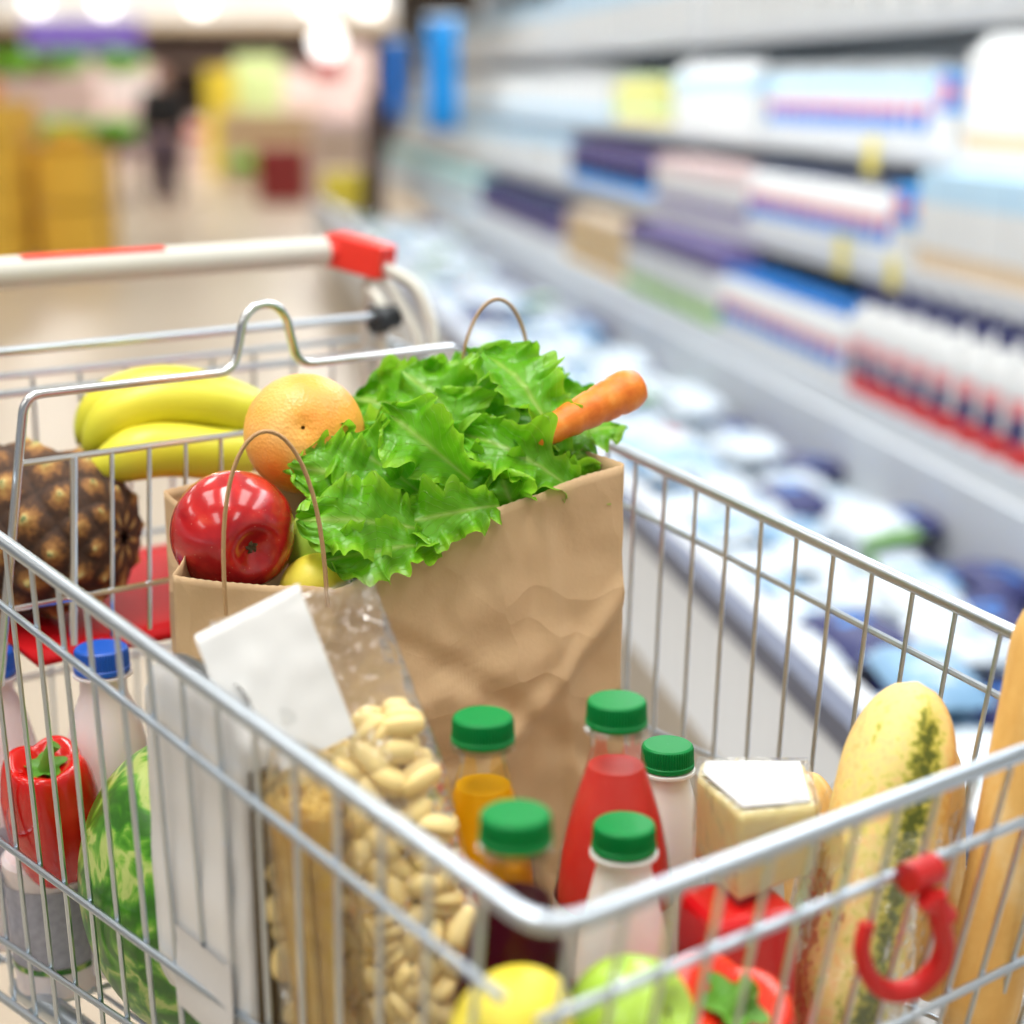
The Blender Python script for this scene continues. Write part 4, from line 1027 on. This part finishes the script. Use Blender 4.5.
# two boxes at the divider with a large blue and red roundel
for (z, n, w) in ((z1, n1, 'upper'), (z2, n2, 'middle')):
    t = thing('drink_carton', 'bright blue carton with a red oval at the divider on the %s shelf' % w, 'carton', S(3.935, n + .07, z), -A)
    m = M(); m.box((0, 0, .045), (.10, .09, .09)); m.build('lower_box', 'product_white', t, smooth=False)
    m = M(); m.box((0, 0, .14), (.10, .09, .10)); m.build('upper_box', 'bright_blue', t, smooth=False)
    m = M(); m.lathe([(.034, 0), (.034, .002)], 24); o = m.build('emblem', 'pink_print', t, smooth=False, loc=(0, -.045, .14), rot=(PI / 2, 0, 0)); o['label'] = 'red oval emblem'
    m = M(); m.lathe([(.034, 0), (.034, .002)], 24); o = m.build('emblem', 'pink_print', t, smooth=False, loc=(-.05, 0, .14), rot=(0, -PI / 2, 0))

# freezer pouches: every pack an object
def pouch(mats, seed):
    m = M(); rs = random.Random(seed); o = V((rs.uniform(0, 9), rs.uniform(0, 9), 0))
    def fn(u, v):
        x, y = 2 * u - 1, 2 * v - 1; e = (1 - x ** 4) * (1 - y ** 4)
        return V((x * .068 * (1 - .06 * y * y), y * .098 * (1 - .06 * x * x), 0)), e
    m.grid(lambda u, v: fn(u, v)[0] + V((0, 0, .026 * fn(u, v)[1] ** .6 + .004 * noise.noise(V((u * 4, v * 4, 0)) + o))), 10, 10, mfn=lambda u, v: 1 if (.25 < u < .7 and .4 < v < .6) or (.35 < u < .6 and .65 < v < .8) else (2 if v < .1 or (u > .75 and v > .7) else 0))
    m.grid(lambda u, v: fn(u, v)[0] + V((0, 0, -.020 * fn(u, v)[1] ** .6)), 10, 10)
    return m, mats
KIND = [('white frozen food pouch with a blue print lying in the chest freezer', 'white and blue pouches in the chest freezer', ['pouch_white', 'pouch_blue', 'pouch_white'], 10),
        ('pale blue frozen food pouch in the chest freezer', 'pale blue pouches in the chest freezer', ['pouch_blue', 'pouch_white', 'pouch_white'], 6),
        ('white frozen pouch with green corner in the chest freezer', 'white and green pouches in the chest freezer', ['pouch_white', 'pouch_white', 'stem_green'], 3),
        ('dark blue frozen food pouch in the chest freezer', 'dark blue pouches in the chest freezer', ['navy', 'blue_print', 'navy'], 3),
        ('white frozen pouch with a red print in the chest freezer', 'white and red pouches in the chest freezer', ['pouch_white', 'red_print', 'pouch_blue'], 1)]
protos = []
rs = random.Random(21); bagk = []
for i, k in enumerate(KIND): bagk += [i] * k[3]
firsts = {}
u = 1.3
while u < 11:
    for j in range(5):
        i = rs.choice(bagk) if not (j == 4 and rs.random() < .75) else 3  # back row mostly dark blue, its colour standing in for the dark gap
        for lay in range(2 if rs.random() < .35 else 1):
            loc = S(u + rs.uniform(-.05, .05), 0.84 + j * .137 + rs.uniform(-.02, .02), .33 + lay * .055 + rs.uniform(0, .015) - (.06 if j == 4 else 0))
            rot = (rs.uniform(-.12, .12), rs.uniform(-.12, .12), -A + rs.choice((0, PI)) + rs.uniform(-.12, .12))
            if i not in firsts:
                mm, mt = pouch(KIND[i][2], i); firsts[i] = tag(mm.build('frozen_food_pouch', mt, loc=loc, rot=rot), KIND[i][0], 'food pouch', KIND[i][1])
            else:
                o = firsts[i].copy(); C.objects.link(o); o.location = loc; o.rotation_euler = rot
    u += .205 if u < 7 else .3

# blue banners at the far end of the shelves
def atd(x, y, Y):
    p = at(x, y, 1.0) - CAMP; return CAMP + p * (Y / p.y)
def banner(label, x0, x1, y0, y1, Y, matn):
    a = atd((x0 + x1) / 2, (y0 + y1) / 2, Y); w = (x1 - x0) * Y / 1700; h = (y1 - y0) * Y / 1700
    t = thing('hanging_banner', label, 'banner', a - V((0, 0, h / 2)))
    m = M(); m.grid(lambda u, v: V(((u - .5) * w, .03 * math.sin(u * 6), v * h)), 8, 4); o = m.build('cloth', matn, t); md = o.modifiers.new('s', 'SOLIDIFY'); md.thickness = .006
    m = M(); m.tube([(-w / 2 - .02, 0, h), (w / 2 + .02, 0, h)], .012, 8); m.tube([(0, 0, h), (0, 0, 4.4 - (a.z - h / 2))], .004, 6); m.build('rod', 'zinc', t)
banner('wide bright blue hanging banner near the end of the cold aisle', 428, 458, 22, 128, 9.0, 'bright_blue')
banner('narrow blue hanging banner left of the wide one', 388, 404, 42, 118, 10.5, 'blue_print')

# ------------------------------------------------------------------ produce department far behind
def crate_stack(label, x, y, w, d, h, matn, top, topn, grp=None, ft='orange', fl_='orange in the open top crate of the yellow stack', cat='fruit'):
    t = thing('crate_stack', label, 'crates', (x, y, 0)); k = max(1, int(h / .28)); hh = h / k
    for i in range(k):
        m = M()
        for (cx, cy, sx, sy) in ((0, -d / 2, w, .02), (0, d / 2, w, .02), (-w / 2, 0, .02, d), (w / 2, 0, .02, d)):
            m.box((cx, cy, hh * i + hh * .47), (sx, sy, hh * .94))
        m.box((0, 0, hh * i + .01), (w, d, .02)); m.build('crate', matn, t, smooth=False)
    return t
def heap(name, label, cat, group, x, y, w, d, z, r, matn, n, seed):
    rs = random.Random(seed); first = None
    for i in range(n):
        px = x + rs.uniform(-w / 2, w / 2); py = y + rs.uniform(-d / 2, d / 2); pz = z + r * rs.uniform(.6, 1.9)
        if first is None:
            m = M(); m.grid(lambda u, v: V((r * math.sin(PI * (u * .98 + .01)) * math.cos(2 * PI * v), r * math.sin(PI * (u * .98 + .01)) * math.sin(2 * PI * v), r * .92 * math.cos(PI * (u * .98 + .01)) * (1 + .05 * math.cos(6.28 * v * 3)))), 10, 14, cv=True)
            first = tag(m.build(name, matn, loc=(px, py, pz)), label, cat, group)
        else:
            o = first.copy(); C.objects.link(o); o.location = (px, py, pz); o.rotation_euler = (rs.random(), rs.random(), 0)
def leafy(name, label, cat, group, spots, r, matn):
    first = None; rs = random.Random(3)
    for (px, py, pz) in spots:
        if first is None:
            m = M()
            for k in range(14):
                a = k * 2.4; e = .3 + .09 * (k % 7); d = V((math.cos(a) * math.cos(e), math.sin(a) * math.cos(e), math.sin(e)))
                sd = V((-math.sin(a), math.cos(a), 0))
                m.grid(lambda u, v: d * r * u + sd * (v - .5) * r * .9 * math.sin(PI * min(1, u * .8 + .1)) + V((0, 0, .08 * r * math.sin(v * 9 + u * 7))), 5, 6)
            first = tag(m.build(name, matn, loc=(px, py, pz)), label, cat, group)
        else:
            o = first.copy(); C.objects.link(o); o.location = (px, py, pz); o.rotation_euler = (0, 0, rs.uniform(0, 6)); 
crate_stack('tall stack of yellow orange produce crates at the far left', -3.95, 12.0, 1.05, .8, 1.12, 'crate_yellow', None, None)
crate_stack('narrow lower stack of yellow crates right of the tall stack', -3.13, 12.3, .40, .6, .80, 'crate_yellow', None, None)
heap('orange', 'orange piled on the yellow crates at the far left', 'orange', 'oranges on the yellow crates', -3.95, 12.0, .9, .6, 1.09, .065, 'fruit_orange', 34, 1)
heap('mango', 'yellow mango on the lower crate stack right of the tall one', 'mango', 'mangoes on the lower crate stack', -3.15, 12.3, .28, .5, .78, .055, 'crate_yellow', 14, 8)
crate_stack('yellow crates farther behind the tall yellow stack', -5.4, 14.6, 1.2, .9, 1.2, 'crate_yellow', None, None)
heap('red_apple', 'red apple on the farther yellow crates', 'apple', 'red apples on the farther crates', -5.2, 14.6, 1.0, .6, 1.18, .07, 'red_print', 26, 4)
def table(label, x, y, w, d, h, matn):
    t = thing('display_table', label, 'table', (x, y, 0)); m = M(); m.box((0, 0, h - .06), (w, d, .12)); m.build('tray', matn, t, smooth=False)
    for sx in (-1, 1):
        for sy in (-1, 1): m = M(); m.box((sx * (w / 2 - .05), sy * (d / 2 - .05), (h - .12) / 2), (.06, .06, h - .12)); m.build('leg', matn, t, smooth=False)
table('dark produce table under the leafy greens left of the person', -4.55, 18.6, 1.1, 1.1, .62, 'dark_wall')
leafy('leafy_greens', 'bright green leafy bundle on the dark produce table', 'greens', 'greens on the dark produce table', [(-4.8 + .52 * (i % 2), 18.25 + .6 * (i // 2), .63) for i in range(4)], .30, 'leaf_far')
leafy('hanging_plant', 'green hanging plant high up above the yellow crates', 'plant', 'green plants above the yellow crates', [(-5.6 + .55 * i, 17.5, 1.32) for i in range(4)], .30, 'leaf_far')
m = M(); m.box((0, 0, .65), (2.4, .5, 1.3)); tag(m.build('display_rack', 'pinkish', loc=(-6.3, 21.5, 0), smooth=False), 'pale pink product rack behind the hanging greens', 'rack')
m = M(); m.box((0, 0, 0), (1.6, .08, .42)); m.tube([(-.7, 0, .2), (-.7, 0, 2.5)], .01, 6); m.tube([(.7, 0, .2), (.7, 0, 2.5)], .01, 6); tag(m.build('hanging_sign', 'purple_sign', loc=(-5.9, 24, 1.87), smooth=False), 'long purple sign hanging over the produce department', 'sign')
# right side of the far department
def rack(name, label, cat, px0, px1, py0, py1, Y, matn, d=.5, emat=None):
    a = atd((px0 + px1) / 2, py1, Y); b = atd((px0 + px1) / 2, py0, Y); w = (px1 - px0) * Y / 1700
    z0 = 0; t = thing(name, label, cat, (a.x, Y + d / 2, z0))
    m = M(); m.box((0, 0, (b.z - z0) / 2), (w, d, b.z - z0)); m.build('body', matn, t, smooth=False)
    m = M(); m.box((0, -d / 2 - .01, (b.z - z0) * .75), (w * .9, .02, (b.z - z0) * .12)); m.build('front_ledge', emat or matn, t, smooth=False)
    return t
rack('crate', 'dark red crate on the floor in the far aisle', 'crate', 258, 304, 148, 204, 18.0, 'dark_red')
rack('yellow_bin', 'yellow green bin near the end of the cold aisle', 'bin', 323, 362, 172, 250, 11.9, 'yellow_flat', .4)
rack('display_rack', 'dark brown end panel at the end of the cold aisle', 'rack', 367, 380, 95, 262, 12.0, 'dark_wall', .6)
rack('display_rack', 'beige rack above the yellow bin', 'rack', 312, 366, 118, 176, 14.5, 'pinkish', .4, 'tan_board')
rack('display_rack', 'tan wooden bakery rack behind the dark red crate', 'rack', 222, 318, 112, 190, 21.0, 'tan_board', .6, 'wood_brown')
rack('display_board', 'pale green board standing behind the bakery rack', 'board', 236, 282, 55, 120, 24.0, 'pale_green', .1)
rack('display_board', 'yellow board left of the pale green board', 'board', 206, 236, 68, 128, 23.5, 'yellow_flat', .1)
rack('display_rack', 'white goods rack right of the pale green board', 'rack', 282, 318, 70, 120, 25.0, 'pinkish', .4)
rack('display_rack', 'pale violet goods rack far behind the yellow bin', 'rack', 320, 372, 45, 120, 26.0, 'pinkish', .4)
rack('display_rack', 'pinkish goods rack right behind the person', 'rack', 186, 222, 118, 165, 24.0, 'pinkish', .4, 'red_print')
leafy('leafy_greens', 'yellow green bundle beside the dark red crate', 'greens', 'greens beside the dark red crate', [(atd(247, 158, 18.2).x, 18.2, .30)], .26, 'leaf_far')
rack('display_rack', 'long pale goods rack behind the leafy greens', 'rack', 60, 160, 62, 125, 27.0, 'pinkish', .5, 'milk_white')
rack('display_rack', 'brown shelving far behind the yellow crates', 'rack', -60, 60, 45, 190, 29.0, 'wood_brown', .5, 'dark_red')
rack('display_rack', 'dark shelving across the far end of the store', 'rack', 0, 385, 31, 60, 31.0, 'dark_wall', .5, 'pinkish')
t = thing('round_lamp', 'round white glowing lamp sign far over the aisle', 'lamp', atd(327, 42, 16))
m = M(); m.lathe([(.13, -.02), (.14, 0), (.13, .02)], 28); m.build('disc', 'lamp_glow', t, rot=(PI / 2, 0, 0)); m = M(); m.tube([(0, 0, .13), (0, 0, 2.78)], .008, 6); m.build('rod', 'zinc', t)
m = M(); m.box((0, 0, -.24), (.30, .03, .16)); m.build('plate', 'red_print', t, smooth=False)
# white lighting gantry across the top
g = thing('lighting_gantry', 'long white lighting gantry across the top of the far department', 'light fixture', (-6.3, 27, 2.03))
m = M(); m.box((0, 0, .07), (9, .5, .14)); o = m.build('lower_trim', 'tan_board', g, smooth=False)
m = M(); m.box((0, 0, .60), (9, .5, .92)); m.build('housing', 'milk_white', g, smooth=False)
for k, px in enumerate((35, 105, 200, 316, 370)):
    x = atd(px, 5, 26.7).x; m = M(); m.lathe([(.13, 0), (.15, .05), (.12, .10)], 20); m.build('lamp', 'lamp_glow', g, loc=(x + 6.3, -.27, .37), rot=(PI / 2, 0, 0))

for sx_ in (-3.5, 3.5): m = M(); m.tube([(sx_, 0, 1.05), (sx_, 0, 2.37)], .02, 8); m.build('hanger_rod', 'zinc', g)
# person walking in the far aisle
pp = V((-3.35, 16.6, 0)); H = 1.42
per = thing('person', 'person in a black top and dark trousers standing far down the aisle', 'person', pp)
def skin(name, verts, edges, radii, matn, root=0):
    me = bpy.data.meshes.new(name); me.from_pydata(verts, edges, []); me.materials.append(MATS[matn])
    o = bpy.data.objects.new(name, me); C.objects.link(o); o.parent = per
    md = o.modifiers.new('skin', 'SKIN'); md.use_smooth_shade = True
    for i, r in enumerate(radii): me.skin_vertices[0].data[i].radius = r if isinstance(r, tuple) else (r, r)
    me.skin_vertices[0].data[root].use_root = True
    s = o.modifiers.new('sub', 'SUBSURF'); s.levels = 1; s.render_levels = 2; return o
s = H
vv = [(0, 0, .52 * s), (0, 0, .62 * s), (0, 0, .76 * s), (0, 0, .83 * s), (0, -.01, .87 * s), (0, -.015, .93 * s), (0, -.01, .985 * s),
      (.11 * s, 0, .80 * s), (.135 * s, 0, .64 * s), (.13 * s, -.06, .50 * s), (.13 * s, -.08, .45 * s), (-.11 * s, 0, .80 * s), (-.135 * s, 0, .64 * s), (-.13 * s, -.06, .50 * s), (-.13 * s, -.08, .45 * s),
      (.055 * s, 0, .48 * s), (.06 * s, -.05, .27 * s), (.06 * s, .0, .05 * s), (.06 * s, -.09, .022 * s), (-.055 * s, 0, .48 * s), (-.06 * s, .05, .27 * s), (-.06 * s, .10, .05 * s), (-.06 * s, .02, .022 * s)]
ee = [(0, 1), (1, 2), (2, 3), (3, 4), (4, 5), (5, 6), (2, 7), (7, 8), (8, 9), (9, 10), (2, 11), (11, 12), (12, 13), (13, 14), (0, 15), (15, 16), (16, 17), (17, 18), (0, 19), (19, 20), (20, 21), (21, 22)]
rr = [(.12 * s, .085 * s), (.10 * s, .07 * s), (.11 * s, .075 * s), .04 * s, .035 * s, (.055 * s, .065 * s), (.04 * s, .045 * s), .038 * s, .03 * s, .022 * s, .02 * s, .038 * s, .03 * s, .022 * s, .02 * s, .06 * s, .042 * s, .026 * s, .022 * s, .06 * s, .042 * s, .026 * s, .022 * s]
skin('body', vv, ee, rr, 'skin')
skin('black_top', [vv[0], vv[1], vv[2], (0, 0, .82 * s)] + vv[7:10] + vv[11:14], [(0, 1), (1, 2), (2, 3), (2, 4), (4, 5), (5, 6), (2, 7), (7, 8), (8, 9)], [(.135 * s, .10 * s), (.118 * s, .088 * s), (.125 * s, .09 * s), .055 * s, .05 * s, .042 * s, .034 * s, .05 * s, .042 * s, .034 * s], 'black_cloth')
skin('trousers', [(0, 0, .51 * s), vv[15], vv[16], (.06 * s, 0, .07 * s), vv[19], vv[20], (-.06 * s, .095, .07 * s)], [(0, 1), (1, 2), (2, 3), (0, 4), (4, 5), (5, 6)], [(.125 * s, .095 * s), .07 * s, .052 * s, .042 * s, .07 * s, .052 * s, .042 * s], 'trouser')
m = M(); m.grid(lambda u, v: V((.062 * s * math.sin(PI * u * .98 + .01) * math.cos(2 * PI * v), .012 + .070 * s * math.sin(PI * u * .98 + .01) * math.sin(2 * PI * v), .955 * s + .06 * s * math.cos(PI * u * .6))), 12, 16, cv=True); m.build('hair', 'hair', per)

# ------------------------------------------------------------------ lights
def area(name, loc, size, power, rot=(0, 0, 0), col=(1, 1, 1)):
    l = bpy.data.lights.new(name, 'AREA'); l.shape = 'RECTANGLE'; l.size, l.size_y = size; l.energy = power; l.color = col
    o = bpy.data.objects.new(name, l); C.objects.link(o); o.location = loc; o.rotation_euler = rot; return o
for ix, x in enumerate((-6.5, -2.6, 1.2)):
    for y in (-3, 1.2, 5.4, 10, 16, 23):
        area('ceiling_lamp', (x, y, 4.3), (.9, 2.6), 40 if y < 12 else (95 if y < 20 else 190), col=(1, .98, .95))
area('cart_key_light', (-.55, .9, 3.0), (.5, 1.8), 42, col=(1, .98, .95))  # key light added over the cart to brighten the groceries, no store fixture
for (n, z, p) in ((1.58, 1.30, 13), (1.62, 2.0, 27)):
    o = area('case_lamp', S(6.2, n, z), (.06, 8), p, (0, 0, -A), (.93, .97, 1)); 
area('case_lamp', S(6.5, 1.35, 2.35), (.25, 12), 60, (0, .18, -A), (.93, .97, 1))
w = bpy.data.worlds.new('world'); bpy.context.scene.world = w; w.use_nodes = True
w.node_tree.nodes['Background'].inputs[0].default_value = (.93, .96, 1, 1); w.node_tree.nodes['Background'].inputs[1].default_value = .30
sc = bpy.context.scene
sc.view_settings.view_transform = 'Standard'; sc.view_settings.look = 'None'; sc.view_settings.exposure = 0.22; sc.view_settings.gamma = 1
sc.cycles.use_denoising = True
sc.cycles.transparent_max_bounces = 24; sc.cycles.max_bounces = 10
